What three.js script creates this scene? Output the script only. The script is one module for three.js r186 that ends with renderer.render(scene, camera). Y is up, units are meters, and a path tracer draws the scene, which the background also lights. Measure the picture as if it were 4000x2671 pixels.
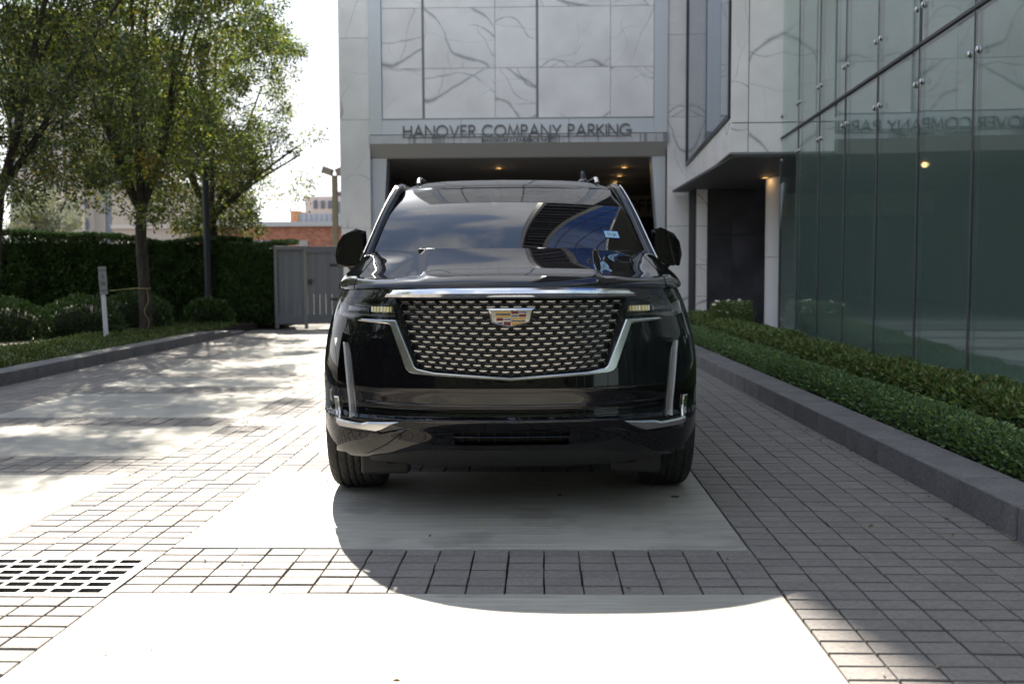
import * as THREE from 'three';
import { mergeGeometries, mergeVertices } from 'three/addons/utils/BufferGeometryUtils.js';
import { RoundedBoxGeometry } from 'three/addons/geometries/RoundedBoxGeometry.js';
import { FontLoader } from 'three/addons/loaders/FontLoader.js';
import { TextGeometry } from 'three/addons/geometries/TextGeometry.js';

// ---------------------------------------------------------------- camera, sky, sun, exposure
const scene = new THREE.Scene();
const camera = new THREE.PerspectiveCamera(36.9, 1024 / 683, 0.05, 2000);
camera.position.set(0, 1.21, 0);
camera.rotation.order = 'YXZ';
camera.rotation.set(-0.0712, 0.0281, -0.005);
camera.filmGauge = 36;
camera.focus = 4.95;
camera.userData.fStop = 3.2;

const renderer = new THREE.WebGLRenderer({ antialias: true });
renderer.toneMapping = THREE.LinearToneMapping;
renderer.toneMappingExposure = 5.0;
renderer.shadowMap.enabled = true;

const SUN = new THREE.Vector3(-0.28, 0.875, -1).normalize();      // towards the sun: low, beyond the garage and a little to the left
const sun = new THREE.DirectionalLight(new THREE.Color(1, 0.92, 0.80), 3.8);
sun.position.copy(SUN).multiplyScalar(120).add(new THREE.Vector3(0, 0, -8));
sun.target.position.set(0, 0, -8);
sun.castShadow = true;
sun.shadow.mapSize.set(4096, 4096);
Object.assign(sun.shadow.camera, { left: -40, right: 40, top: 40, bottom: -40, near: 1, far: 300 });
scene.add(sun, sun.target);

// ---------------------------------------------------------------- small helpers
function random(seed) { let a = seed >>> 0; return () => { a = (a + 0x6D2B79F5) >>> 0; let t = Math.imul(a ^ (a >>> 15), 1 | a); t = (t + Math.imul(t ^ (t >>> 7), 61 | t)) ^ t; return ((t ^ (t >>> 14)) >>> 0) / 4294967296; }; }
const clamp = (v, a, b) => Math.min(b, Math.max(a, v));
const lerp = (a, b, t) => a + (b - a) * t;
const smooth = (a, b, v) => { const t = clamp((v - a) / (b - a), 0, 1); return t * t * (3 - 2 * t); };
function hash2(x, y, s) { let h = Math.imul(x | 0, 374761393) + Math.imul(y | 0, 668265263) + Math.imul(s | 0, 1274126177); h = Math.imul(h ^ (h >>> 13), 1274126177); return ((h ^ (h >>> 16)) >>> 0) / 4294967296; }
function noise2(x, y, s = 0, wrap = 0) {                                 // value noise, tiling every `wrap` cells
  const xi = Math.floor(x), yi = Math.floor(y), fx = x - xi, fy = y - yi, u = fx * fx * (3 - 2 * fx), v = fy * fy * (3 - 2 * fy);
  const m = k => wrap ? ((k % wrap) + wrap) % wrap : k;
  return lerp(lerp(hash2(m(xi), m(yi), s), hash2(m(xi + 1), m(yi), s), u), lerp(hash2(m(xi), m(yi + 1), s), hash2(m(xi + 1), m(yi + 1), s), u), v);
}
function fbm(x, y, s, octaves = 4, wrap = 0) { let a = 0.5, t = 0, n = 0; for (let k = 0; k < octaves; k++) { t += a * noise2(x, y, s + k * 17, wrap); n += a; a *= 0.5; x *= 2; y *= 2; wrap *= 2; } return t / n; }
function spline(table, v) {                                                       // monotone-ish cubic through [key, value] rows
  const n = table.length; if (v <= table[0][0]) return table[0][1]; if (v >= table[n - 1][0]) return table[n - 1][1];
  let i = 0; while (table[i + 1][0] < v) i++;
  const sl = k => (table[k + 1][1] - table[k][1]) / (table[k + 1][0] - table[k][0]);
  const tang = k => { if (k === 0) return sl(0); if (k === n - 1) return sl(n - 2); const a = sl(k - 1), b = sl(k); return a * b <= 0 ? 0 : 2 * a * b / (a + b); };
  const h = table[i + 1][0] - table[i][0], t = (v - table[i][0]) / h, t2 = t * t, t3 = t2 * t;
  return (2 * t3 - 3 * t2 + 1) * table[i][1] + (t3 - 2 * t2 + t) * h * tang(i) + (-2 * t3 + 3 * t2) * table[i + 1][1] + (t3 - t2) * h * tang(i + 1);
}
const taken = {};
function numbered(name) { const n = taken[name] = (taken[name] ?? -1) + 1; return n ? `${name}_${String(n).padStart(3, '0')}` : name; }
function shade(o) { o.castShadow = true; o.receiveShadow = true; return o; }
function part(parent, name, geometry, material, label) { const m = shade(new THREE.Mesh(geometry, material)); m.name = name; if (label) m.userData.label = label; parent.add(m); return m; }
function tag(o, label, category, group) { o.userData.label = label; o.userData.category = category; if (group) o.userData.group = group; return o; }
function thing(name, label, category, x = 0, y = 0, z = 0, turn = 0, group) { const g = new THREE.Group(); g.name = numbered(name); g.position.set(x, y, z); g.rotation.y = turn; scene.add(g); return tag(g, label, category, group); }
function structure(name, geometry, material) { const m = geometry ? shade(new THREE.Mesh(geometry, material)) : new THREE.Group(); m.name = numbered(name); m.userData.kind = 'structure'; scene.add(m); return m; }
function plain(g) { const o = g.index ? g.toNonIndexed() : g; for (const k of Object.keys(o.attributes)) if (!['position', 'normal', 'uv'].includes(k)) o.deleteAttribute(k); if (!o.attributes.uv) o.setAttribute('uv', new THREE.BufferAttribute(new Float32Array(o.attributes.position.count * 2), 2)); return o; }
const merge = list => mergeGeometries(list.map(plain));
function box(x0, x1, y0, y1, z0, z1) { return metreUV(new THREE.BoxGeometry(x1 - x0, y1 - y0, z1 - z0).translate((x0 + x1) / 2, (y0 + y1) / 2, (z0 + z1) / 2)); }
function metreUV(g, ou = 0, ov = 0) {                                              // uv in metres by the way each face points
  const p = g.attributes.position, n = g.attributes.normal, uv = new Float32Array(p.count * 2);
  for (let i = 0; i < p.count; i++) { const ax = Math.abs(n.getX(i)), ay = Math.abs(n.getY(i)), az = Math.abs(n.getZ(i));
    uv[2 * i] = (ay >= ax && ay >= az ? p.getX(i) : ax > az ? p.getZ(i) : p.getX(i)) + ou; uv[2 * i + 1] = (ay >= ax && ay >= az ? p.getZ(i) : p.getY(i)) + ov; }
  g.setAttribute('uv', new THREE.BufferAttribute(uv, 2)); return g;
}
function rounded(x0, x1, y0, y1, z0, z1, r = 0.006) { return metreUV(new RoundedBoxGeometry(x1 - x0, y1 - y0, z1 - z0, 2, r).translate((x0 + x1) / 2, (y0 + y1) / 2, (z0 + z1) / 2)); }
function tube(points, radii, sides = 8, closed = true) {                        // tapered tube through points
  const n = points.length, pos = [], uv = [], idx = []; let side = new THREE.Vector3(0.3, 0.2, 1), len = 0;
  for (let i = 0; i < n; i++) {
    const d = points[Math.min(i + 1, n - 1)].clone().sub(points[Math.max(i - 1, 0)]).normalize();
    const a = side.clone().addScaledVector(d, -side.dot(d)).normalize(); side = a; const b = d.clone().cross(a);
    if (i) len += points[i].distanceTo(points[i - 1]);
    const r = Array.isArray(radii) ? radii[i] : radii;
    for (let k = 0; k <= sides; k++) { const t = k / sides * Math.PI * 2, c = Math.cos(t) * r, s = Math.sin(t) * r; pos.push(points[i].x + a.x * c + b.x * s, points[i].y + a.y * c + b.y * s, points[i].z + a.z * c + b.z * s); uv.push(k / sides * Math.max(0.1, 6.28 * r), len); }
  }
  const w = sides + 1;
  for (let i = 0; i < n - 1; i++) for (let k = 0; k < sides; k++) idx.push(i * w + k, (i + 1) * w + k, i * w + k + 1, i * w + k + 1, (i + 1) * w + k, (i + 1) * w + k + 1);
  if (closed) for (const e of [0, n - 1]) { const c = pos.length / 3; pos.push(points[e].x, points[e].y, points[e].z); uv.push(0, 0); for (let k = 0; k < sides; k++) e ? idx.push(c, e * w + k, e * w + k + 1) : idx.push(c, k + 1, k); }
  const g = new THREE.BufferGeometry(); g.setAttribute('position', new THREE.Float32BufferAttribute(pos, 3)); g.setAttribute('uv', new THREE.Float32BufferAttribute(uv, 2)); g.setIndex(idx); g.computeVertexNormals(); return g;
}
const V = (x, y, z) => new THREE.Vector3(x, y, z);

// a plane polygon with holes, cut fine and laid onto a curved surface map(u, v) -> [x, y, z]
function triangulate(loop, holes = [], most = 0.05, passes = 9) {
  const c = loop.map(p => new THREE.Vector2(...p)), h = holes.map(q => q.map(p => new THREE.Vector2(...p)));
  if (THREE.ShapeUtils.isClockWise(c)) c.reverse(); h.forEach(q => { if (!THREE.ShapeUtils.isClockWise(q)) q.reverse(); });
  let tris = THREE.ShapeUtils.triangulateShape(c, h); const pts = [c, ...h].flat().map(p => [p.x, p.y]);
  for (let pass = 0; pass < passes; pass++) {
    const mid = new Map(), key = (a, b) => a < b ? a * 1e7 + b : b * 1e7 + a; let any = false;
    const want = (a, b) => Math.hypot(pts[a][0] - pts[b][0], pts[a][1] - pts[b][1]) > most;
    for (const t of tris) for (let k = 0; k < 3; k++) { const a = t[k], b = t[(k + 1) % 3]; if (want(a, b) && !mid.has(key(a, b))) { mid.set(key(a, b), pts.length); pts.push([(pts[a][0] + pts[b][0]) / 2, (pts[a][1] + pts[b][1]) / 2]); any = true; } }
    if (!any) break;
    const out = [];
    for (const [a, b, d] of tris) {
      const m = [mid.get(key(a, b)), mid.get(key(b, d)), mid.get(key(d, a))], n = m.filter(v => v !== undefined).length;
      if (n === 0) out.push([a, b, d]);
      else if (n === 3) out.push([a, m[0], m[2]], [m[0], b, m[1]], [m[2], m[1], d], [m[0], m[1], m[2]]);
      else { const T = [a, b, d]; let k = 0;
        if (n === 1) { while (m[k] === undefined) k++; const p = T[k], q = T[(k + 1) % 3], r = T[(k + 2) % 3]; out.push([p, m[k], r], [m[k], q, r]); }
        else { while (m[k] !== undefined) k++; const p = T[k], q = T[(k + 1) % 3], r = T[(k + 2) % 3], m1 = m[(k + 1) % 3], m2 = m[(k + 2) % 3]; out.push([r, m2, m1], [p, q, m1], [p, m1, m2]); } }
    }
    tris = out;
  }
  return { pts, tris };
}
function normalOf(map, u, v, e = 0.004) { const a = map(u - e, v), b = map(u + e, v), c = map(u, v - e), d = map(u, v + e); return V(b[0] - a[0], b[1] - a[1], b[2] - a[2]).cross(V(d[0] - c[0], d[1] - c[1], d[2] - c[2])).normalize(); }
function draped(loop, holes, map, most = 0.05, flip = 1, offset = 0) {
  const { pts, tris } = triangulate(loop, holes, most), pos = [], nor = [], uv = [];
  for (const [u, v] of pts) { const p = map(u, v), n = normalOf(map, u, v).multiplyScalar(flip); pos.push(p[0] + n.x * offset, p[1] + n.y * offset, p[2] + n.z * offset); nor.push(n.x, n.y, n.z); uv.push(u, v); }
  const g = new THREE.BufferGeometry(); g.setAttribute('position', new THREE.Float32BufferAttribute(pos, 3)); g.setAttribute('normal', new THREE.Float32BufferAttribute(nor, 3)); g.setAttribute('uv', new THREE.Float32BufferAttribute(uv, 2)); g.setIndex(flip > 0 ? tris.flat() : tris.map(t => [t[0], t[2], t[1]]).flat()); return g;
}
function split(loop, most) { const out = []; loop.forEach((p, i) => { const q = loop[(i + 1) % loop.length], n = Math.max(1, Math.ceil(Math.hypot(q[0] - p[0], q[1] - p[1]) / most)); for (let k = 0; k < n; k++) out.push([lerp(p[0], q[0], k / n), lerp(p[1], q[1], k / n)]); }); return out; }
function inset(loop, d) {                                                              // move every edge of a counter-clockwise loop inwards
  const n = loop.length; return loop.map((p, i) => { const a = loop[(i + n - 1) % n], b = loop[(i + 1) % n];
    let e1 = [p[0] - a[0], p[1] - a[1]], e2 = [b[0] - p[0], b[1] - p[1]]; const l1 = Math.hypot(...e1), l2 = Math.hypot(...e2); e1 = [e1[0] / l1, e1[1] / l1]; e2 = [e2[0] / l2, e2[1] / l2];
    let nx = -e1[1] - e2[1], ny = e1[0] + e2[0]; const l = Math.hypot(nx, ny) || 1; nx /= l; ny /= l; const c = Math.max(0.35, -e1[1] * nx + e1[0] * ny); return [p[0] + nx * d / c, p[1] + ny * d / c]; });
}
// a raised plate on a curved surface: bevelled rim, its foot `low` and its face `high` above the surface
function plate(loop, map, { high = 0.01, low = -0.01, bevel = 0.004, most = 0.04, flip = 1, holes = [] } = {}) {
  let L = loop.slice(); if (THREE.ShapeUtils.isClockWise(L.map(p => new THREE.Vector2(...p)))) L.reverse();
  const O = split(L, most), I = inset(O, bevel), top = plain(draped(I, holes, map, most, flip, high));
  const at = (p, o) => { const q = map(...p), n = normalOf(map, ...p).multiplyScalar(flip); return V(q[0] + n.x * o, q[1] + n.y * o, q[2] + n.z * o); };
  const pos = [], quad = (a, b, c, d) => { const t = flip > 0 ? [a, b, c, a, c, d] : [a, c, b, a, d, c]; t.forEach(v => pos.push(v.x, v.y, v.z)); };
  for (let i = 0; i < O.length; i++) { const j = (i + 1) % O.length, o1 = at(O[i], high - bevel), o2 = at(O[j], high - bevel); quad(o1, o2, at(I[j], high), at(I[i], high)); quad(at(O[i], low), at(O[j], low), o2, o1); }
  for (const hole of holes) { let H = hole.slice(); if (!THREE.ShapeUtils.isClockWise(H.map(p => new THREE.Vector2(...p)))) H.reverse(); H = split(H, most); for (let i = 0; i < H.length; i++) { const j = (i + 1) % H.length; quad(at(H[i], low), at(H[j], low), at(H[j], high), at(H[i], high)); } }
  const rim = new THREE.BufferGeometry(); rim.setAttribute('position', new THREE.Float32BufferAttribute(pos, 3)); rim.computeVertexNormals();
  return merge([top, rim]);
}
function grid(nu, nv, map, flip = 1) {                                                // smooth patch over u, v in 0..1
  const pos = [], uv = [], idx = []; for (let j = 0; j <= nv; j++) for (let i = 0; i <= nu; i++) { pos.push(...map(i / nu, j / nv)); uv.push(i / nu, j / nv); }
  const w = nu + 1; for (let j = 0; j < nv; j++) for (let i = 0; i < nu; i++) { const a = j * w + i; flip > 0 ? idx.push(a, a + 1, a + w, a + 1, a + w + 1, a + w) : idx.push(a, a + w, a + 1, a + 1, a + w, a + w + 1); }
  const g = new THREE.BufferGeometry(); g.setAttribute('position', new THREE.Float32BufferAttribute(pos, 3)); g.setAttribute('uv', new THREE.Float32BufferAttribute(uv, 2)); g.setIndex(idx); g.computeVertexNormals(); return g;
}
function prism(c, y0, y1, chamfer = 0.006) {                                        // four corners [x, z], flat top with a small chamfer
  const mx = (c[0][0] + c[2][0]) / 2, mz = (c[0][1] + c[2][1]) / 2, inn = c.map(([x, z]) => [x + Math.sign(mx - x) * chamfer, z + Math.sign(mz - z) * chamfer]), pos = [];
  const q = (a, b, d, e) => pos.push(...a, ...b, ...d, ...a, ...d, ...e), P = (p, y) => [p[0], y, p[1]];
  const area = c.reduce((s, p, i) => { const n = c[(i + 1) % 4]; return s + p[0] * n[1] - n[0] * p[1]; }, 0), order = area > 0 ? [3, 2, 1, 0] : [0, 1, 2, 3];
  q(...order.map(i => P(inn[i], y1)));
  for (let k = 0; k < 4; k++) { const a = order[k], b = order[(k + 1) % 4]; q(P(c[a], y1 - chamfer), P(c[b], y1 - chamfer), P(inn[b], y1), P(inn[a], y1)); q(P(c[a], y0), P(c[b], y0), P(c[b], y1 - chamfer), P(c[a], y1 - chamfer)); }
  const g = new THREE.BufferGeometry(); g.setAttribute('position', new THREE.Float32BufferAttribute(pos, 3)); g.computeVertexNormals(); return metreUV(g);
}

// ---------------------------------------------------------------- the sky: pale and bright round the sun, blue with broken cloud overhead
{
  const W = 1024, H = 512, data = new Float32Array(W * H * 4);
  for (let j = 0; j < H; j++) for (let i = 0; i < W; i++) {
    const el = ((j + 0.5) / H - 0.5) * Math.PI, az = ((i + 0.5) / W - 0.5) * Math.PI * 2, y = Math.sin(el), c = Math.cos(el), x = c * Math.cos(az), z = c * Math.sin(az);
    const up = Math.max(y, 0), cosS = clamp(x * SUN.x + y * SUN.y + z * SUN.z, -1, 1), a = Math.acos(cosS);
    const k = Math.pow(1 - up, 2.3);
    let r = lerp(0.055, 0.37, k), g = lerp(0.094, 0.37, k), b = lerp(0.178, 0.372, k);
    const glow = 2.2 * Math.exp(-a / 0.042) + 0.13 * Math.exp(-a / 0.5);
    r += glow; g += glow * 0.97; b += glow * 0.9;
    if (y > 0.02) {                                                                    // cloud layer, seen in plan so that it flattens towards the horizon
      const px = x / (y + 0.16) * 4.2, pz = z / (y + 0.16) * 4.2;
      const f = fbm(px + 5.3 + 0.6 * fbm(px * 1.7, pz * 1.7, 5, 3), pz + 7.7, 11, 6), m = smooth(0.43, 0.62, f) * 0.9 * smooth(0.02, 0.12, y);
      const l = 0.20 + 0.15 * fbm(px * 2.3, pz * 2.3, 31, 4) + 0.5 * glow; r = lerp(r, l, m); g = lerp(g, l * 1.01, m); b = lerp(b, l * 1.04, m);
    }
    const o = (j * W + i) * 4; data[o] = r; data[o + 1] = g; data[o + 2] = b; data[o + 3] = 1;
  }
  const sky = new THREE.DataTexture(data, W, H, THREE.RGBAFormat, THREE.FloatType);
  sky.mapping = THREE.EquirectangularReflectionMapping; sky.magFilter = sky.minFilter = THREE.LinearFilter; sky.wrapS = THREE.RepeatWrapping; sky.needsUpdate = true;
  scene.background = sky; scene.environment = sky;
}

// ---------------------------------------------------------------- textures
function texture(n, paint, srgb = true, metres = 1) {                                  // paint(u, v) -> [r, g, b] in 0..255, or one number
  const d = new Uint8Array(n * n * 4);
  for (let j = 0; j < n; j++) for (let i = 0; i < n; i++) { const c = paint(i / n, j / n), o = (j * n + i) * 4; if (typeof c === 'number') d[o] = d[o + 1] = d[o + 2] = clamp(c, 0, 255); else { d[o] = clamp(c[0], 0, 255); d[o + 1] = clamp(c[1], 0, 255); d[o + 2] = clamp(c[2], 0, 255); } d[o + 3] = 255; }
  const t = new THREE.DataTexture(d, n, n); t.wrapS = t.wrapT = THREE.RepeatWrapping; t.magFilter = THREE.LinearFilter; t.minFilter = THREE.LinearMipmapLinearFilter; t.generateMipmaps = true; if (srgb) t.colorSpace = THREE.SRGBColorSpace; t.repeat.set(1 / metres, 1 / metres); t.needsUpdate = true; return t;
}
function std(r, g, b, roughness = 0.8, more = {}) { return new THREE.MeshStandardMaterial({ color: new THREE.Color().setRGB(r, g, b), roughness, ...more }); }
const grey = v => [v, v, v];
const concreteMap = texture(1024, (u, v) => { const streak = fbm(u * 10, v * 160, 3, 3, 10) - 0.5, fine = hash2(u * 1024, v * 1024, 9) - 0.5, patch = fbm(u * 5, v * 5, 21, 5, 5) - 0.5, stain = smooth(0.60, 0.78, fbm(u * 8, v * 8, 77, 4, 8)); const l = 188 + streak * 44 + fine * 16 + patch * 46 - stain * 22; return [l * 1.0, l * 0.985, l * 0.945]; }, true, 2.4);
const concreteBump = texture(512, (u, v) => 128 + (fbm(u * 6, v * 120, 3, 3, 6) - 0.5) * 160 + (hash2(u * 512, v * 512, 4) - 0.5) * 30, false, 1.6);
const paverMap = texture(512, (u, v) => { const s = hash2(u * 512, v * 512, 1), f = fbm(u * 40, v * 40, 6, 3, 40), p = fbm(u * 4, v * 4, 8, 4, 4); let l = 205 + (f - 0.5) * 44 + (p - 0.5) * 26 + (s - 0.5) * 40; if (s > 0.985) l += 40; if (s < 0.02) l -= 60; return [l, l * 0.985, l * 0.97]; }, true, 0.5);
const paverBump = texture(256, (u, v) => 128 + (fbm(u * 60, v * 60, 6, 2, 60) - 0.5) * 120 + (hash2(u * 256, v * 256, 4) - 0.5) * 90, false, 0.3);
const graniteMap = texture(512, (u, v) => { const s = hash2(u * 512, v * 512, 2), f = fbm(u * 90, v * 90, 12, 2, 90), p = fbm(u * 5, v * 5, 18, 4, 5); const l = 190 + (s - 0.5) * 60 + (f - 0.5) * 60 + (p - 0.5) * 50; return [l, l, l * 1.01]; }, true, 0.8);
function marble(seed, dark) {                                                          // veined stone: broad wandering veins that split, over cloudy ground
  const n = 1024, c = document.createElement('canvas'); c.width = c.height = n; const x = c.getContext('2d'), r = random(seed);
  x.fillStyle = dark ? '#47474c' : '#f4f3f2'; x.fillRect(0, 0, n, n);
  const vein = (px, py, dir, len, width, depth) => {
    const ph = r() * 50, steps = Math.ceil(len / 6), kids = [];
    for (let s = 0; s < steps; s++) {
      const f = s / steps, a = dir + (fbm(ph + s * 0.045, depth, 5, 3) - 0.5) * 2.6 + (r() - 0.5) * 0.35, nx = px + Math.cos(a) * 7, ny = py + Math.sin(a) * 7;
      const w = width * Math.min(1, 9 * f, 5 * (1 - f)) * (0.25 + 1.5 * Math.pow(fbm(ph + s * 0.08, 9, 7, 3), 1.6));
      for (const [ox, oy] of [[0, 0], [n, 0], [-n, 0], [0, n], [0, -n]]) for (const [k, al] of dark ? [[1, 0.34]] : [[1.8, 0.02], [1, 0.075], [0.6, 0.09], [0.25, 0.16]]) {
        x.strokeStyle = dark ? `rgba(150,150,155,${al * (0.4 + r())})` : `rgba(116,118,125,${al * (0.5 + r())})`; x.lineWidth = Math.max(0.8, w * k); x.lineCap = 'round'; x.beginPath(); x.moveTo(px + ox, py + oy); x.lineTo(nx + ox, ny + oy); x.stroke();
      }
      px = nx; py = ny; if (depth < 2 && r() < 0.014) kids.push([px, py, a + (r() < 0.5 ? -1 : 1) * (0.4 + r() * 0.6), len * (0.2 + 0.35 * r()), width * 0.4, depth + 1]);
    }
    for (const k of kids) vein(...k);
  };
  if (dark) for (let k = 0; k < 70; k++) vein(r() * n, r() * n, r() * 6.3, 60 + r() * 300, 0.7 + r() * 1.3, 2);
  else { for (let k = 0; k < 3; k++) vein(r() * n, r() * n, -0.3 + (r() - 0.5) * 0.9 + (r() < 0.25 ? 1.3 : 0), 700 + r() * 500, 8 + r() * r() * 20, 0); for (let k = 0; k < 4; k++) vein(r() * n, r() * n, -0.3 + (r() - 0.5) * 1.6, 260 + r() * 300, 3.5 + 3 * r(), 1); for (let k = 0; k < 3; k++) vein(r() * n, r() * n, r() * 6.3, 120 + r() * 160, 2.4, 2); }
  const img = x.getImageData(0, 0, n, n), d = img.data;
  for (let j = 0; j < n; j++) for (let i = 0; i < n; i++) { const o = (j * n + i) * 4, f = 1 + (fbm(i / n * 7, j / n * 7, seed, 5, 7) - 0.5) * (dark ? 0.9 : 0.12) + (hash2(i, j, 3) - 0.5) * 0.03; for (let k = 0; k < 3; k++) d[o + k] = clamp(d[o + k] * f, 0, 255); }
  const t = new THREE.DataTexture(new Uint8Array(d), n, n); t.wrapS = t.wrapT = THREE.RepeatWrapping; t.magFilter = THREE.LinearFilter; t.minFilter = THREE.LinearMipmapLinearFilter; t.generateMipmaps = true; t.colorSpace = THREE.SRGBColorSpace; t.repeat.set(1 / 3.8, 1 / 3.8); t.needsUpdate = true; return t;
}
const concrete = std(0.66, 0.65, 0.63, 0.72, { map: concreteMap, bumpMap: concreteBump, bumpScale: 0.0012 });
const paverTones = [[0.285, 0.270, 0.260], [0.296, 0.280, 0.268], [0.272, 0.259, 0.252], [0.288, 0.271, 0.258]].map(c => std(...c, 0.78, { map: paverMap, bumpMap: paverBump, bumpScale: 0.0014 }));
const bedding = std(0.05, 0.046, 0.04, 0.95, { map: paverMap });
const kerbStone = std(0.275, 0.265, 0.255, 0.8, { map: graniteMap, bumpMap: paverBump, bumpScale: 0.0012 });
const marbleTones = [101, 202, 303].map(s => { const m = marble(s, false); return std(0.97, 0.955, 0.93, 0.38, { map: m }); });
const darkMarble = std(0.8, 0.8, 0.84, 0.3, { map: marble(404, true) });
const frameMetal = std(0.64, 0.67, 0.69, 0.42, { metalness: 0.35 });
const soffitPaint = std(0.58, 0.57, 0.56, 0.7);
const jointDark = std(0.05, 0.05, 0.052, 0.9);
const soil = std(0.05, 0.036, 0.025, 1, { map: paverMap });
// ---------------------------------------------------------------- ground, slabs, pavers, kerbs
const GRATES = [[-2.436, -1.624, -4.2165, -3.6935], [-2.436, -1.624, -8.2095, -7.8965]];
function sheet(x0, x1, z0, z1, y, holes) {
  const s = new THREE.Shape([[x0, -z0], [x1, -z0], [x1, -z1], [x0, -z1]].map(p => new THREE.Vector2(...p)));
  for (const [a, b, c, d] of holes) s.holes.push(new THREE.Path([[a + 0.03, -c - 0.03], [b - 0.03, -c - 0.03], [b - 0.03, -d + 0.03], [a + 0.03, -d + 0.03]].map(p => new THREE.Vector2(...p))));
  return metreUV(new THREE.ShapeGeometry(s).rotateX(-Math.PI / 2).translate(0, y, 0));
}
structure('ground', sheet(-400, 400, -600, 200, -0.09, GRATES), std(0.16, 0.15, 0.135, 0.95, { map: paverMap }));
structure('driveway_bed', sheet(-6.0, 2.6, -22.4, 0.31, -0.03, GRATES), bedding);
const slabs = structure('concrete_driveway');
const columnOne = [[-1.43, 0.3], [-3.745, -2.04], [-6.06, -4.36], [-8.37, -6.685], [-10.62, -8.98], [-12.9, -11.25], [-15.2, -13.55], [-17.5, -15.85], [-19.8, -18.15]];
const columnTwo = [[-1.4, 0.3], [-3.7, -2.0], [-5.95, -4.28], [-7.84, -6.55], [-9.93, -8.31], [-11.4, -10.5], [-13.3, -11.9], [-15.6, -14.0], [-17.9, -16.2], [-20.3, -18.5]];
const rs = random(7);
const jit = () => (rs() - 0.5) * 0.012;
for (const [a, b] of columnOne) part(slabs, 'concrete_slab', prism([[-1.62 + jit(), a + jit()], [0.9 + jit(), a + jit()], [0.9 + jit(), b + jit()], [-1.62 + jit(), b + jit()]], -0.1, 0.0015, 0.008), concrete);
for (const [a, b] of columnTwo) part(slabs, 'concrete_slab', prism([[-4.6 + jit(), a + jit()], [-2.44 + jit(), a + jit()], [-2.44 + jit(), b + jit()], [-4.6 + jit(), b + jit()]], -0.1, 0.0015, 0.008), concrete);
for (const [x, z, r] of [[0.711, -5.38, 0.022], [0.10, -5.42, 0.012]]) part(slabs, 'slab_plug', new THREE.CylinderGeometry(r, r, 0.004, 24).translate(x, 0.002, z), jointDark);
const paverCache = {};
function paverShape(w, d, v) {
  const k = `${w.toFixed(4)} ${d.toFixed(4)} ${v}`;
  if (!paverCache[k]) { const r = random(v * 31 + 5), e = () => (r() - 0.5) * 0.003; paverCache[k] = metreUV(prism([[-w / 2 + e(), -d / 2 + e()], [w / 2 + e(), -d / 2 + e()], [w / 2 + e(), d / 2 + e()], [-w / 2 + e(), d / 2 + e()]], -0.06, 0, 0.0022), v * 0.237, v * 0.171); }
  return paverCache[k];
}
const paverRandom = random(99);
function paving(name, x0, x1, z0, z1, keep = () => true, most = 300, columns = Math.round((x1 - x0) / 0.147), rows = Math.round((z1 - z0) / 0.105)) {
  const g = structure(name), w = (x1 - x0) / columns, d = (z1 - z0) / rows, rest = []; let n = 0;
  for (let j = rows - 1; j >= 0; j--) for (let i = 0; i < columns; i++) {
    const x = x0 + (i + 0.5) * w, z = z0 + (j + 0.5) * d; if (!keep(x, z, w, d)) continue;
    const geo = paverShape(w - 0.0065, d - 0.0125, Math.floor(paverRandom() * 6)), tone = paverTones[Math.floor(paverRandom() * 4)];
    const m = new THREE.Matrix4().compose(V(x + (paverRandom() - 0.5) * 0.0025, (paverRandom() - 0.5) * 0.003, z + (paverRandom() - 0.5) * 0.0025), new THREE.Quaternion().setFromEuler(new THREE.Euler((paverRandom() - 0.5) * 0.012, (paverRandom() - 0.5) * 0.014, (paverRandom() - 0.5) * 0.012)), V(1, 1, 1));
    const inView = z < -2.2 && Math.abs(x) < -z * 0.62 + 0.2;
    if (n < most && inView) { const p = part(g, 'paver', geo, tone); p.applyMatrix4(m); n++; } else rest.push(geo.clone().applyMatrix4(m));
  }
  if (rest.length) part(g, 'distant_paving', mergeGeometries(rest), paverTones[1]).userData.kind = 'stuff';
}
const clearOfGrates = (x, z, w, d) => !GRATES.some(([a, b, c, e]) => x + w / 2 > a + 0.012 && x - w / 2 < b - 0.012 && z + d / 2 > c + 0.012 && z - d / 2 < e - 0.012);
paving('paver_band', -2.44, -1.62, -20.4, 0.3, clearOfGrates);
columnOne.slice(1).forEach(([a, b], k) => paving('paver_strip', -1.62, 0.9, b, columnOne[k][0], () => true, 300, 17, 6));
columnTwo.slice(1).forEach(([a, b], k) => paving('paver_strip', -4.6, -2.44, b, columnTwo[k][0], () => true, k < 6 ? 300 : 0, 15, Math.max(4, Math.round((columnTwo[k][0] - b) / 0.105))));
const kerbX = z => 2.104 + 0.0253 * (z + 4.8);
paving('paver_field', 0.9, 2.25, -22.2, 0.3, (x, z, w) => x - w / 2 < kerbX(z) + 0.02);
paving('paver_margin', -5.82, -4.6, -20.6, -1, () => true, 200);
paving('paver_apron', -4.6, 0.9, -22.3, -20.4, (x, z) => x < -2.44 ? z < -20.3 : true, 0);

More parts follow.
